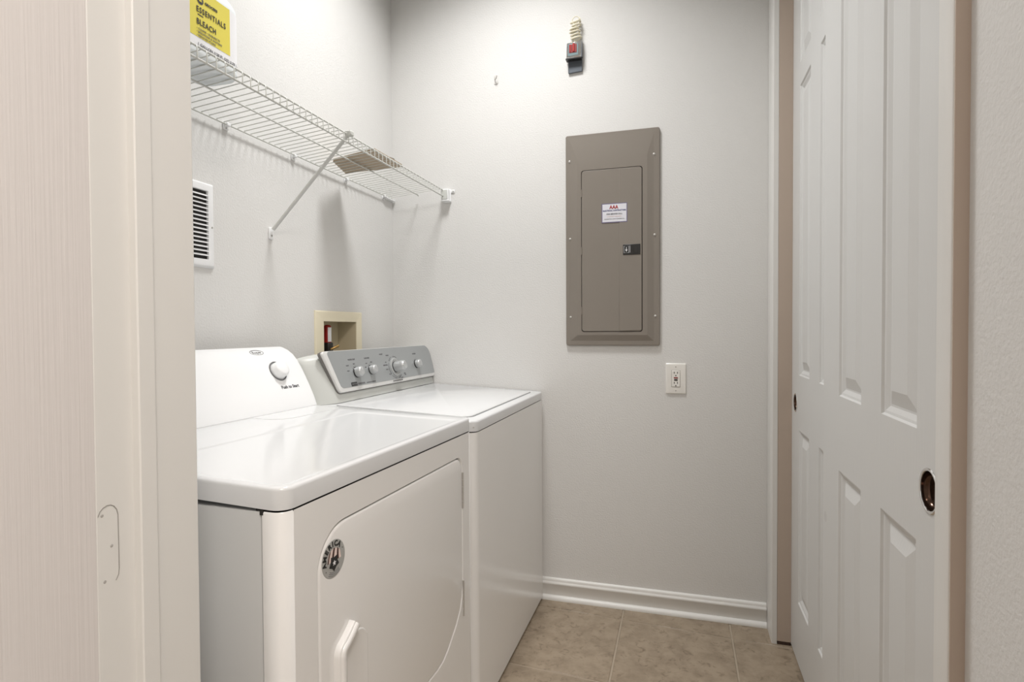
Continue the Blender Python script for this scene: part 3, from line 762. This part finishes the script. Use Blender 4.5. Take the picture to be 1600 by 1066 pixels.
for k in range(N):
    y = -0.035-k*0.0275
    if proto is None:
        bm = bmesh.new(); O2 = Vector((0, 0, 1.80))
        tube(bm, [Vector(q)-O2 for q in ((0.008, 0, zd(0.008)-0.001), (0.014, 0, zd(0.014)), (0.262, 0, zd(0.262)+0.0035), (0.268, 0, 1.8250), (0.2725, 0, 1.8215), (0.2748, 0, 1.815), (0.2750, 0, 1.7925))], 0.0015, 6)
        proto = obj('cross_wire', bm, M_WIRE, sh, smooth=60); proto.location = (0, y+0.9, 0)
    else:
        c = proto.copy(); C.objects.link(c); c.parent = sh; c.location = (0, y+0.9, 0)
# wall clips
for y, z in ((-1.037, 1.8), (-0.7263, 1.797), (-0.3991, 1.797), (-0.0923, 1.797), (-1.35, 1.8), (-1.66, 1.8)):
    bm = bmesh.new(); add_box(bm, 0.0, 0.005, y-0.010, y+0.010, z-0.014, z+0.006); add_box(bm, 0.004, 0.0165, y-0.0075, y+0.0075, z-0.0045, z+0.0055)
    for v in bm.verts: v.co -= O_
    cl = obj('wall_clip', bm, M_PLASTIC, sh, bev=(0.0018, 2))
    bm = bmesh.new(); lathe(bm, [(0, 0.0015), (0.002, 0.001), (0.0026, 0)], Vector((0.005, y, z-0.0092))-O_, (1, 0, 0), 10); obj('screw', bm, M_STEEL, cl)
# ledge clip in the corner
bm = bmesh.new(); add_box(bm, 0.0, 0.018, -0.085, -0.004, 1.790, 1.797)
for v in bm.verts: v.co -= O_
obj('corner_support', bm, M_PLASTIC, sh, bev=(0.0015, 1))
# end bracket on the back wall
bm = bmesh.new(); add_box(bm, 0.266, 0.3005, -0.006, 0.0, 1.768, 1.829); add_box(bm, 0.262, 0.296, -0.030, -0.004, 1.774, 1.826)
add_box(bm, 0.262, 0.300, -0.034, -0.004, 1.770, 1.7765)
add_box(bm, 0.300, 0.318, -0.005, 0.0, 1.812, 1.826)
for v in bm.verts: v.co -= O_
br = obj('end_bracket', bm, M_PLASTIC, sh, bev=(0.003, 2))
bm = bmesh.new(); lathe(bm, [(0, 0.003), (0.003, 0.002), (0.0045, 0)], Vector((0.3110, -0.005, 1.819))-O_, (0, -1, 0), 12); obj('screw', bm, M_WIRE, br)
bm = bmesh.new(); add_box(bm, 0.2655, 0.2925, -0.0345, -0.0295, 1.7785, 1.821)
for v in bm.verts: v.co -= O_
obj('bracket_slot', bm, M_GREYP, br, bev=(0.001, 1))
# diagonal brace
A = Vector((0.281, -0.800, 1.832)); B = Vector((0.0125, -0.846, 1.520))
bm = bmesh.new(); d = (B-A).normalized(); yv = Vector((0, 1, 0)); yv = (yv-d*yv.dot(d)).normalized(); zv = d.cross(yv)
hw, ht = 0.0075, 0.0032
rg = []
for t_ in (0.0, 0.06, 1.0):
    c_ = A+(B-A)*t_; rg.append([bm.verts.new(c_+yv*a+zv*b-O_) for a, b in ((-hw+0.002, -ht), (hw-0.002, -ht), (hw, -ht+0.002), (hw, ht-0.002), (hw-0.002, ht), (-hw+0.002, ht), (-hw, ht-0.002), (-hw, -ht+0.002))])
for a, b in zip(rg, rg[1:]):
    for k in range(8): bm.faces.new((a[k], a[(k+1) % 8], b[(k+1) % 8], b[k]))
bm.faces.new(rg[0]); bm.faces.new(rg[-1]); bmesh.ops.recalc_face_normals(bm, faces=bm.faces[:])
bc = obj('brace', bm, mat('brace_enamel', (0.62, 0.62, 0.60), 0.4), sh)
bm = bmesh.new(); bm2 = rrect(-0.846-0.0095, -0.846+0.0095, 1.488, 1.528, 0.006, 3); prism(bm, bm2, 0, 0.0, 0.0065)
for v in bm.verts: v.co -= O_
ft = obj('brace_foot', bm, M_PLASTIC, sh, bev=(0.0015, 2)); 
bm = bmesh.new(); lathe(bm, [(0, 0.002), (0.003, 0.0012), (0.0036, 0)], Vector((0.0065, -0.846, 1.500))-O_, (1, 0, 0), 12); obj('screw', bm, M_STEEL, ft)
bm = bmesh.new(); add_box(bm, 0.262, 0.286, -0.8105, -0.7895, 1.8160, 1.8320)
for v in bm.verts: v.co -= O_
obj('brace_hook', bm, M_WIRE, sh, bev=(0.003, 2))

# ------------------------------------------------------------------ bleach jug
jug = empty('bleach_jug', (0.165, -1.329, 1.8232)); tag(jug, 'white plastic bleach jug with a yellow label on the wire shelf', 'jug')
def jr(w_, d_, z, r_):   # w along y, d along x
    return [(x, y, z) for x, y in rrect(-d_/2, d_/2, -w_/2, w_/2, r_, 6)]
bm = bmesh.new(); R = []
for (w_, d_, z, r_) in ((0.214, 0.116, 0.0, 0.035), (0.226, 0.128, 0.006, 0.040), (0.228, 0.130, 0.015, 0.042), (0.228, 0.130, 0.160, 0.042), (0.226, 0.128, 0.170, 0.042), (0.214, 0.118, 0.182, 0.042), (0.186, 0.100, 0.196, 0.040), (0.140, 0.080, 0.213, 0.036), (0.09, 0.062, 0.230, 0.029), (0.054, 0.052, 0.243, 0.025), (0.046, 0.046, 0.262, 0.022)):
    R.append([bm.verts.new(p_) for p_ in jr(w_, d_, z, r_)])
for a, b in zip(R, R[1:]):
    for k in range(len(a)): bm.faces.new((a[k], a[(k+1) % len(a)], b[(k+1) % len(a)], b[k]))
bm.faces.new(R[0][::-1]); bm.faces.new(R[-1]); obj('body', bm, M_JUG, jug, smooth=50)
bm = bmesh.new(); lathe(bm, [(0, 0.254), (0.026, 0.254), (0.026, 0.278), (0.024, 0.281), (0, 0.281)], (0, 0, 0), (0, 0, 1), 24); obj('cap', bm, mat('blue_cap', (0.05, 0.15, 0.4), 0.35), jug, smooth=40)
bm = bmesh.new(); tube(bm, [(0, -0.030, 0.243), (0, -0.060, 0.252), (0, -0.092, 0.238), (0, -0.103, 0.205), (0, -0.098, 0.17)], 0.011, 10); obj('handle', bm, M_JUG, jug, smooth=60)
# label wraps the front (+x) face and a little of the rounded side
def label_strip(z0, z1, yl, yr, m, name, off):
    out = rrect(-0.065, 0.065, -0.114, 0.114, 0.042, 8)
    # points on the x>0 side sorted by y
    pts = sorted([p_ for p_ in out if p_[0] > 0.02], key=lambda q: q[1]); 
    P2 = [(0.065, yl)] + [p_ for p_ in pts if yl < p_[1] < yr]
    # interpolate the right end on the curve
    def on(y):
        if abs(y) <= 0.072: return (0.065, y)
        yy = abs(y)-0.072; return (0.023+math.sqrt(max(0.042**2-yy*yy, 0)), y)
    ysamp = [yl+(yr-yl)*k/30 for k in range(31)]
    bm = bmesh.new(); a = []; b = []
    for y in ysamp:
        x, _ = on(y); a.append(bm.verts.new((x+off, y, z0))); b.append(bm.verts.new((x+off, y, z1)))
    for k in range(30): bm.faces.new((a[k], a[k+1], b[k+1], b[k]))
    return obj(name, bm, m, jug, smooth=60)
label_strip(0.022, 0.158, -0.108, 0.106, M_LABELW, 'white_label', 0.0004)
yl_ = label_strip(0.046, 0.160, -0.108, 0.065, M_YEL, 'yellow_label', 0.0008)
def jtext(b_, size, y, z, m=M_PRINT, **k):
    return text(b_, size, m, jug, (0.0662, y, z), (0, 1, 0), (0, 0, 1), **k)
jtext('ESSENTIALS', 0.0185, -0.0380, 0.1045, bold=0.0003, sx=0.78, spacing=1.22)
jtext('BLEACH', 0.0185, -0.0380, 0.0760, bold=0.0003, sx=0.78, spacing=1.15)
jtext('GROCERS', 0.0085, -0.0130, 0.1310, bold=0.0003)
for k, b_ in enumerate(('\u2022 CLEANS \u2022 DISINFECTS', '\u2022 BRIGHTENS & WHITENS', '\u2022 REMOVES STAINS')): jtext(b_, 0.0068, -0.0380, 0.0640-k*0.0080, M_GPRINT, bold=0.0, spacing=1.1, sx=0.9)
jtext('1 GALLON (128 FL OZ) 3.78 L', 0.0095, -0.036, 0.0270, M_GPRINT, bold=0.0002)
bm = bmesh.new(); bm.faces.new([bm.verts.new((0.0664, -0.0265+0.0095*math.cos(2*PI*k/24), 0.1335+0.0095*math.sin(2*PI*k/24))) for k in range(24)]); lg = obj('logo_disc', bm, M_PRINT, jug)
text('SE', 0.0085, M_YEL, lg, (0.0664, -0.0265, 0.1308), (0, 1, 0), (0, 0, 1), align='CENTER', bold=0.0004)
bm = bmesh.new(); add_box(bm, 0.0659, 0.0664, -0.0340, -0.018, 0.0975, 0.0998); obj('rule', bm, M_PRINT, jug)

# ------------------------------------------------------------------ flat tan tray on the shelf
fb_ = empty('paper_pad', (0.15, -0.51, 1.8165)); tag(fb_, 'flat tan pad of cards lying on the wire shelf near the corner', 'pad')
bm = bmesh.new(); pts = [(-0.079, -0.078), (0.108, -0.101), (0.1095, 0.108), (-0.118, 0.064)]
for k in range(3): prism(bm, [(x+0.0012*k-(0.0014*k if x > 0 else 0), y-0.001*k) for x, y in pts], 2, 0.0006+k*0.0036, 0.0036+k*0.0036)
for v_ in bm.verts: v_.co.z += 0.08*v_.co.x
obj('card_stack', bm, M_TAN, fb_)
bm = bmesh.new(); tube(bm, [(0.092, 0.02, 0.016), (0.094, 0.035, 0.026), (0.096, 0.060, 0.028), (0.096, 0.085, 0.016)], 0.0035, 8); obj('clip', bm, mat('dull_clip', (0.16, 0.15, 0.13), 0.4), fb_, smooth=60)

# ------------------------------------------------------------------ wall register (vent) on the left wall
vt = empty('wall_vent', (0, -1.27, 1.4875)); tag(vt, 'white louvred air register on the left wall above the dryer', 'vent')
VO = Vector((0, -1.27, 1.4875))
def vb(*a):
    bm = bmesh.new(); add_box(bm, *a)
    for v in bm.verts: v.co -= VO
    return bm
VY0, VY1, VZ0, VZ1 = -1.455, -1.0895, 1.366, 1.609
iy0, iy1, iz0, iz1 = -1.430, -1.1130, 1.3900, 1.5850
bm = bmesh.new()
ringsv = []
for (y0, y1, z0, z1, x) in ((VY0, VY1, VZ0, VZ1, 0.0), (VY0+0.001, VY1-0.001, VZ0+0.001, VZ1-0.001, 0.004), (VY0+0.006, VY1-0.006, VZ0+0.006, VZ1-0.006, 0.009), (iy0, iy1, iz0, iz1, 0.009), (iy0, iy1, iz0, iz1, 0.001)):
    ringsv.append([bm.verts.new(Vector((x, y, z))-VO) for y, z in ((y0, z0), (y1, z0), (y1, z1), (y0, z1))])
for a, b in zip(ringsv, ringsv[1:]):
    for k in range(4): bm.faces.new((a[k], a[(k+1) % 4], b[(k+1) % 4], b[k]))
bmesh.ops.recalc_face_normals(bm, faces=bm.faces[:])
obj('frame', bm, M_PLASTIC, vt, bev=(0.0012, 2))
obj('dark_duct', vb(0.0002, 0.0014, iy0, iy1, iz0, iz1), M_DARK, vt)
ns = 16; pitch = (iz1-iz0)/ns; p0 = None
for k in range(ns-1):
    z = iz0+pitch*(k+1)
    if p0 is None:
        bm = bmesh.new(); prism(bm, [(0.0012, 0.0030), (0.0025, 0.0035), (0.0090, -0.0010), (0.0090, -0.0028), (0.0078, -0.0028), (0.0012, 0.0018)], 1, iy0+1.27, iy1+1.27)
        p0 = obj('slat', bm, M_PLASTIC, vt); p0.location = (0, 0, z-1.4875)
    else:
        c = p0.copy(); C.objects.link(c); c.parent = vt; c.location = (0, 0, z-1.4875)
for y in (-1.1005, -1.443):
    bm = bmesh.new(); lathe(bm, [(0, 0.0012), (0.0022, 0.0010), (0.0032, 0)], Vector((0.009, y, 1.4835))-VO, (1, 0, 0), 12); obj('screw', bm, M_STEEL, vt, smooth=40)

# ------------------------------------------------------------------ washer outlet box
wb = empty('washer_outlet_box', (0, -0.45, 1.14)); tag(wb, 'cream recessed plumbing box in the left wall behind the washer console', 'plumbing box')
WO = Vector((0, -0.45, 1.14))
def sub(bm, O):
    for v in bm.verts: v.co -= O
    return bm
bm = bmesh.new(); rr_ = []
y0, y1, z0, z1 = BX
for (a, b, c, d, x) in ((-0.6145, -0.2895, 0.985, 1.2605, 0.0), (-0.6135, -0.2905, 0.986, 1.2595, 0.0045), (-0.6100, -0.2940, 0.990, 1.2560, 0.0060), (y0+0.001, y1-0.001, z0+0.001, z1-0.001, 0.0035), (y0+0.001, y1-0.001, z0+0.001, z1-0.001, 0.0)):
    rr_.append([bm.verts.new(Vector((x, y, z))-WO) for y, z in ((a, c), (b, c), (b, d), (a, d))])
for a, b in zip(rr_, rr_[1:]):
    for k in range(4): bm.faces.new((a[k], a[(k+1) % 4], b[(k+1) % 4], b[k]))
bmesh.ops.recalc_face_normals(bm, faces=bm.faces[:]); obj('frame', bm, M_CREAM, wb)
bm = bmesh.new(); q = [(x, y, z) for x in (0.0, -0.085) for y, z in ((y0+0.001, z0+0.001), (y1-0.001, z0+0.001), (y1-0.001, z1-0.001), (y0+0.001, z1-0.001))]
V = [bm.verts.new(Vector(p_)-WO) for p_ in q]
for k in range(4): bm.faces.new((V[k], V[(k+1) % 4], V[4+(k+1) % 4], V[4+k]))
bm.faces.new(V[4:]); bm.normal_update(); bmesh.ops.recalc_face_normals(bm, faces=bm.faces[:]); bmesh.ops.reverse_faces(bm, faces=bm.faces[:]); obj('inner_box', bm, M_CREAM2, wb)
# valve with arrestor
VX, VY = -0.042, -0.470
bm = bmesh.new(); lathe(bm, [(0, 1.137), (0.0145, 1.137), (0.0150, 1.142), (0.0150, 1.195), (0.0135, 1.203), (0.009, 1.207), (0, 1.208)], Vector((VX, VY, 0))-WO, (0, 0, 1), 20); ar = obj('hammer_arrestor', bm, M_RED, wb, smooth=40)
bm = bmesh.new()
for k in range(6):
    a0 = math.radians(-50+k*12); a1 = math.radians(-50+(k+1)*12)
    v4 = [Vector((VX+0.0154*math.cos(a), VY+0.0154*math.sin(a), z))-WO for a, z in ((a0, 1.140), (a1, 1.140), (a1, 1.197), (a0, 1.197))]
    bm.faces.new([bm.verts.new(p_) for p_ in v4])
obj('arrestor_label', bm, M_LABELW, ar)
bm = bmesh.new(); add_box(bm, VX-0.016, VX+0.016, VY-0.017, VY+0.017, 1.085, 1.137); obj('valve_body', sub(bm, WO), M_BLACK, wb, bev=(0.004, 2))
bm = bmesh.new(); tube(bm, [Vector(p_)-WO for p_ in ((VX+0.014, VY, 1.110), (VX+0.030, VY+0.008, 1.118), (VX+0.036, VY+0.022, 1.124))], 0.005, 8); obj('valve_lever', bm, M_BRASS, wb, smooth=60)
bm = bmesh.new(); lathe(bm, [(0, 0), (0.012, 0), (0.013, 0.045), (0.0, 0.045)], Vector((VX, VY+0.045, 1.045))-WO, (0, 0, 1), 16); obj('valve_body', bm, M_BRASS, wb, smooth=40)

# ------------------------------------------------------------------ electrical panel
ep = empty('breaker_panel', (1.03, 0, 1.56)); tag(ep, 'tall taupe metal breaker panel on the back wall with a small white sticker', 'electrical panel')
EO = Vector((1.03, 0, 1.56))
X0, X1, Z0, Z1 = 0.8340, 1.2265, 1.1150, 2.0140
dx0, dx1, dz0, dz1 = 0.9050, 1.1545, 1.1755, 1.8555
def ringr(x0, x1, z0, z1, y, r, seg=5): return [(x, y, z) for x, z in rrect(x0, x1, z0, z1, r, seg)]
bm = bmesh.new(); RR = []
zz1 = 1.985
for pts in (ringr(X0, X1, Z0, Z1, 0.0, 0.008), ringr(X0+0.0005, X1-0.0005, Z0+0.0005, Z1-0.0005, -0.0105, 0.008), ringr(X0+0.0025, X1-0.0025, Z0+0.0025, Z1-0.0025, -0.0125, 0.006),
            ringr(X0+0.0190, X1-0.0240, Z0+0.0200, Z1-0.0230, -0.0130, 0.003), ringr(dx0-0.020, dx1+0.022, dz0-0.016, dz1+0.050, -0.0200, 0.003),
            ringr(dx0-0.003, dx1+0.003, dz0-0.003, dz1+0.003, -0.0200, 0.012), ringr(dx0-0.003, dx1+0.003, dz0-0.003, dz1+0.003, -0.0155, 0.012)):
    RR.append([bm.verts.new(Vector(p_)-EO) for p_ in pts])
for a, b in zip(RR, RR[1:]):
    for k in range(len(a)): bm.faces.new((a[k], a[(k+1) % len(a)], b[(k+1) % len(a)], b[k]))
bm.faces.new(RR[-1]); bmesh.ops.recalc_face_normals(bm, faces=bm.faces[:])
obj('cover', bm, M_PANEL, ep, smooth=8)
bm = bmesh.new(); RR = []
obj('door_gap', sub(box(dx0-0.002, dx1+0.002, -0.0160, -0.0150, dz0-0.002, dz1+0.002), EO), M_DARK, ep)
XM = 1.0625
# door: slightly stepped sheet with a crease
bm = bmesh.new(); top_ = rrect(dx0, dx1, dz0, dz1, 0.011, 5)
prism(bm, top_, 1, -0.0212, -0.0165)
dorr = obj('door', sub(bm, EO), M_PANEL, ep, bev=(0.0010, 2))
bm = bmesh.new(); prism(bm, [(XM, dz0+0.001), (dx1-0.0005, dz0+0.001+0.004), (dx1-0.0005, dz1-0.006), (XM, dz1-0.001)], 1, -0.0228, -0.0210)
obj('latch_flap', sub(bm, EO), M_PANEL, dorr, bev=(0.0008, 1))
for z in (1.762, 1.518, 1.263):
    bm = bmesh.new(); lathe(bm, [(0, -0.016), (0.0028, -0.016), (0.0028, 0.016), (0, 0.016)], Vector((dx0-0.001, -0.0205, z))-EO, (0, 0, 1), 10); obj('hinge', bm, M_PANEL, ep, smooth=40)
for x, z in ((0.8518, 1.9027), (1.2035, 1.9035), (0.8535, 1.5716), (1.2060, 1.5724), (0.8551, 1.2361), (1.2085, 1.2373)):
    bm = bmesh.new(); lathe(bm, [(0, 0.0035), (0.003, 0.0030), (0.0052, 0.0010), (0.0056, 0)], Vector((x, -0.0130, z))-EO, (0, -1, 0), 16); sc = obj('screw', bm, M_SCREWW, ep, smooth=40)
bm = bmesh.new(); add_box(bm, 1.0780, 1.1490, -0.0252, -0.0215, 1.4935, 1.5370)
lt = obj('latch', sub(bm, EO), M_BLACK, ep, bev=(0.0022, 2)); lt['label'] = 'black plastic latch plate'
obj('latch_button', sub(box(1.1230, 1.1400, -0.0262, -0.0250, 1.5000, 1.5310), EO), M_DARK, lt, bev=(0.001, 1))
bm = bmesh.new(); tube(bm, [Vector(p_)-EO for p_ in ((1.0825, -0.0254, 1.502), (1.1020, -0.0254, 1.502), (1.1020, -0.0254, 1.529), (1.0825, -0.0254, 1.529))], 0.0008, 5, closed=True)
tube(bm, [Vector((1.0922, -0.0254, 1.525))-EO, Vector((1.0922, -0.0254, 1.513))-EO], 0.0014, 5)
f3 = [bm.verts.new(Vector(p_)-EO) for p_ in ((1.0870, -0.0256, 1.5150), (1.0922, -0.0256, 1.5060), (1.0974, -0.0256, 1.5150))]; bm.faces.new(f3)
tube(bm, [Vector((1.1068, -0.0254, 1.502))-EO, Vector((1.1068, -0.0254, 1.531))-EO], 0.0008, 5)
obj('latch_arrow', bm, M_LABELW, lt)
# sticker
sk = obj('contractor_sticker', sub(box(0.9895, 1.0960, -0.0231, -0.0212, 1.6305, 1.7115), EO), mat('sticker_border', (0.16, 0.14, 0.24), 0.4), dorr, bev=(0.0002, 1))
fc = obj('sticker_face', sub(box(0.9930, 1.0925, -0.0233, -0.0229, 1.6340, 1.7080), EO), mat('sticker_face', (0.72, 0.72, 0.77), 0.4), dorr)
def st_text(b_, size, x, z, m, **k): return text(b_, size, m, dorr, Vector((x, -0.0233, z))-EO, (1, 0, 0), (0, 0, 1), align='CENTER', **k)
st_text('AAA', 0.021, 1.0405, 1.6880, M_RED, bold=0.0006, sx=0.85)
st_text('ELECTRICAL CONTRACTORS', 0.0076, 1.0427, 1.6785, M_BLUE, bold=0.00025, sx=0.95)
st_text('FOR SERVICE CALL', 0.0078, 1.0427, 1.6640, M_GPRINT, bold=0.00025)
st_text('(LICENSED) (INSURED)', 0.0060, 1.0427, 1.6545, M_PINK, bold=0.0001)
st_text('RESIDENTIAL AND COMMERCIAL', 0.0056, 1.0427, 1.6440, M_GPRINT, bold=0.0)

# ------------------------------------------------------------------ outlet
oe = empty('outlet', (1.290, 0, 0.979)); tag(oe, 'white double wall outlet with red and black buttons below the breaker panel', 'outlet'); OO = Vector((1.290, 0, 0.979))
bm = bmesh.new(); RR = []
for ins, y in ((0, 0.0), (0.0004, -0.003), (0.003, -0.0055), (0.008, -0.0062)):
    RR.append([bm.verts.new((x, y, z)) for x, z in rrect(-0.0405+ins, 0.0405-ins, -0.0630+ins, 0.0630-ins, 0.003, 2)])
for a, b in zip(RR, RR[1:]):
    for k in range(len(a)): bm.faces.new((a[k], a[(k+1) % len(a)], b[(k+1) % len(a)], b[k]))
bm.faces.new(RR[-1]); bmesh.ops.recalc_face_normals(bm, faces=bm.faces[:]); obj('cover_plate', bm, M_OUT, oe, smooth=30)
obj('socket_gap', box(-0.0178, 0.0178, -0.0064, -0.005, -0.0348, 0.0348), mat('outlet_gap', (0.3, 0.28, 0.25), 0.6), oe)
sf = obj('socket_face', box(-0.0165, 0.0165, -0.0078, -0.005, -0.0335, 0.0335), M_OUT, oe, bev=(0.0012, 2))
for zc in (0.0245, -0.0170):
    for xx in (-0.0065, 0.0065): obj('slot', box(xx-0.0013, xx+0.0013, -0.0081, -0.0077, zc-0.004, zc+0.004), M_DARK, sf)
    bm = bmesh.new(); lathe(bm, [(0, 0.0003), (0.0026, 0.0003), (0.0026, 0)], (0, -0.0078, zc-0.0120), (0, -1, 0), 12); obj('ground_hole', bm, M_DARK, sf)
b1 = obj('reset_button', box(-0.0080, 0.0080, -0.0092, -0.0077, 0.0010, 0.0062), M_DRED, oe, bev=(0.0006, 1)); b1['label'] = 'red button'
b2 = obj('test_button', box(-0.0070, 0.0070, -0.0092, -0.0077, -0.0080, -0.0025), M_BLACK, oe, bev=(0.0006, 1)); b2['label'] = 'black button'
for z in (0.0490, -0.0490):
    bm = bmesh.new(); lathe(bm, [(0, 0.001), (0.0025, 0.0008), (0.003, 0)], (0, -0.0062, z), (0, -1, 0), 12); obj('screw', bm, M_SCREWW, oe)

# ------------------------------------------------------------------ adhesive hook
hk = empty('wall_hook', (0.519, 0, 2.303)); tag(hk, 'tiny clear white hook stuck high on the back wall above the washer', 'hook')
bm = bmesh.new(); prism(bm, rrect(-0.009, 0.009, -0.024, 0.018, 0.006, 4), 1, -0.0025, 0.0); obj('base_plate', bm, mat('hook_white', (0.70, 0.69, 0.67), 0.4), hk)
bm = bmesh.new(); tube(bm, [(-0.006, -0.002, 0.018), (-0.005, -0.004, 0.004), (0.000, -0.012, -0.007), (0.006, -0.018, -0.006), (0.009, -0.019, 0.006)], 0.0022, 8); obj('prong', bm, M_SCREWW, hk, smooth=60)

# ------------------------------------------------------------------ chime box on a coiled wire
cb = empty('wire_coil_box', (0.876, 0, 2.345)); tag(cb, 'small chrome box with red insert hanging on a coiled cream wire', 'electrical box')
bm = bmesh.new()
path = []
for k in range(150):
    t = k/149; a = t*2*PI*6.5; rx = 0.019+0.003*math.sin(t*23); path.append((0.004+0.004*math.sin(t*9)+rx*math.cos(a), -0.022+0.015*math.sin(a), 0.150-0.086*t+0.006*math.sin(a*1.0+1)))
tube(bm, path, 0.0036, 6); obj('coiled_wire', bm, M_CORD, cb, smooth=60)
bm = bmesh.new(); loop = [(0.006+0.016*math.cos(a), -0.018, 0.150+0.017*math.sin(a)) for a in [2*PI*k/18 for k in range(18)]]; tube(bm, loop, 0.0019, 6, closed=True); obj('wire_loop', bm, M_CORD, cb, smooth=60)
bm = bmesh.new(); tube(bm, [(0.0, -0.022, 0.070), (-0.001, -0.022, 0.05)], 0.002, 6); obj('wire_tail', bm, M_CORD, cb, smooth=60)
bm = bmesh.new(); add_box(bm, -0.034, 0.029, -0.034, -0.012, -0.012, 0.054)
for v in bm.verts:
    if v.co.z > 0: v.co.x += 0.003; v.co.z += 0.05*(v.co.x)
bx_ = obj('housing', bm, M_CHROME, cb, bev=(0.003, 2))
bm = bmesh.new(); add_box(bm, 0.0225, 0.0335, -0.030, -0.009, -0.010, 0.056); obj('side_plate', bm, M_SLATE, cb, bev=(0.001, 1))
bm = bmesh.new(); add_box(bm, -0.026, 0.0185, -0.0352, -0.033, -0.003, 0.047); fr = obj('face_frame', bm, M_CYAN, cb, bev=(0.0015, 2))
bm = bmesh.new(); add_box(bm, -0.021, 0.012, -0.0366, -0.0345, 0.008, 0.044); ins_ = obj('insert', bm, M_DRED, cb, bev=(0.001, 1)); ins_['label'] = 'dark red insert'
bm = bmesh.new(); add_box(bm, -0.017, -0.012, -0.0385, -0.036, 0.012, 0.042); add_box(bm, -0.005, 0.003, -0.0395, -0.036, 0.012, 0.046); obj('red_tab', bm, M_RED, ins_, bev=(0.0008, 1))
bm = bmesh.new(); add_box(bm, -0.036, 0.030, -0.034, -0.004, -0.0165, -0.012); obj('lower_lip', bm, M_BLACK, cb)
bm = bmesh.new(); add_box(bm, -0.029, 0.031, -0.010, -0.002, -0.064, -0.010)
for v in bm.verts:
    if v.co.z < -0.05: v.co.z += 0.06*(v.co.x)
pl = obj('rear_plate', bm, M_SLATE, cb, bev=(0.0015, 1)); pl['label'] = 'slate grey plate'

# ceiling lamp housings (above the frame): the dome that gives the room its light
for (x, y, nm, lb, r_) in ((0.67, -0.70, 'ceiling_lamp', 'round white ceiling lamp in the laundry room', 0.19), (1.45, -2.30, 'ceiling_lamp', 'large round ceiling lamp in the hall above the doorway', 0.32), (1.95, -3.15, 'ceiling_lamp', 'large round ceiling lamp farther back in the hall', 0.32)):
    ce = empty(nm, (x, y, ZC)); tag(ce, lb, 'lamp')
    bm = bmesh.new(); lathe(bm, [(0, 0), (r_, 0), (r_, -0.025), (r_-0.012, -0.030), (0, -0.030)], (0, 0, 0), (0, 0, 1), 32); obj('lamp_base', bm, M_PLASTIC, ce, smooth=40)
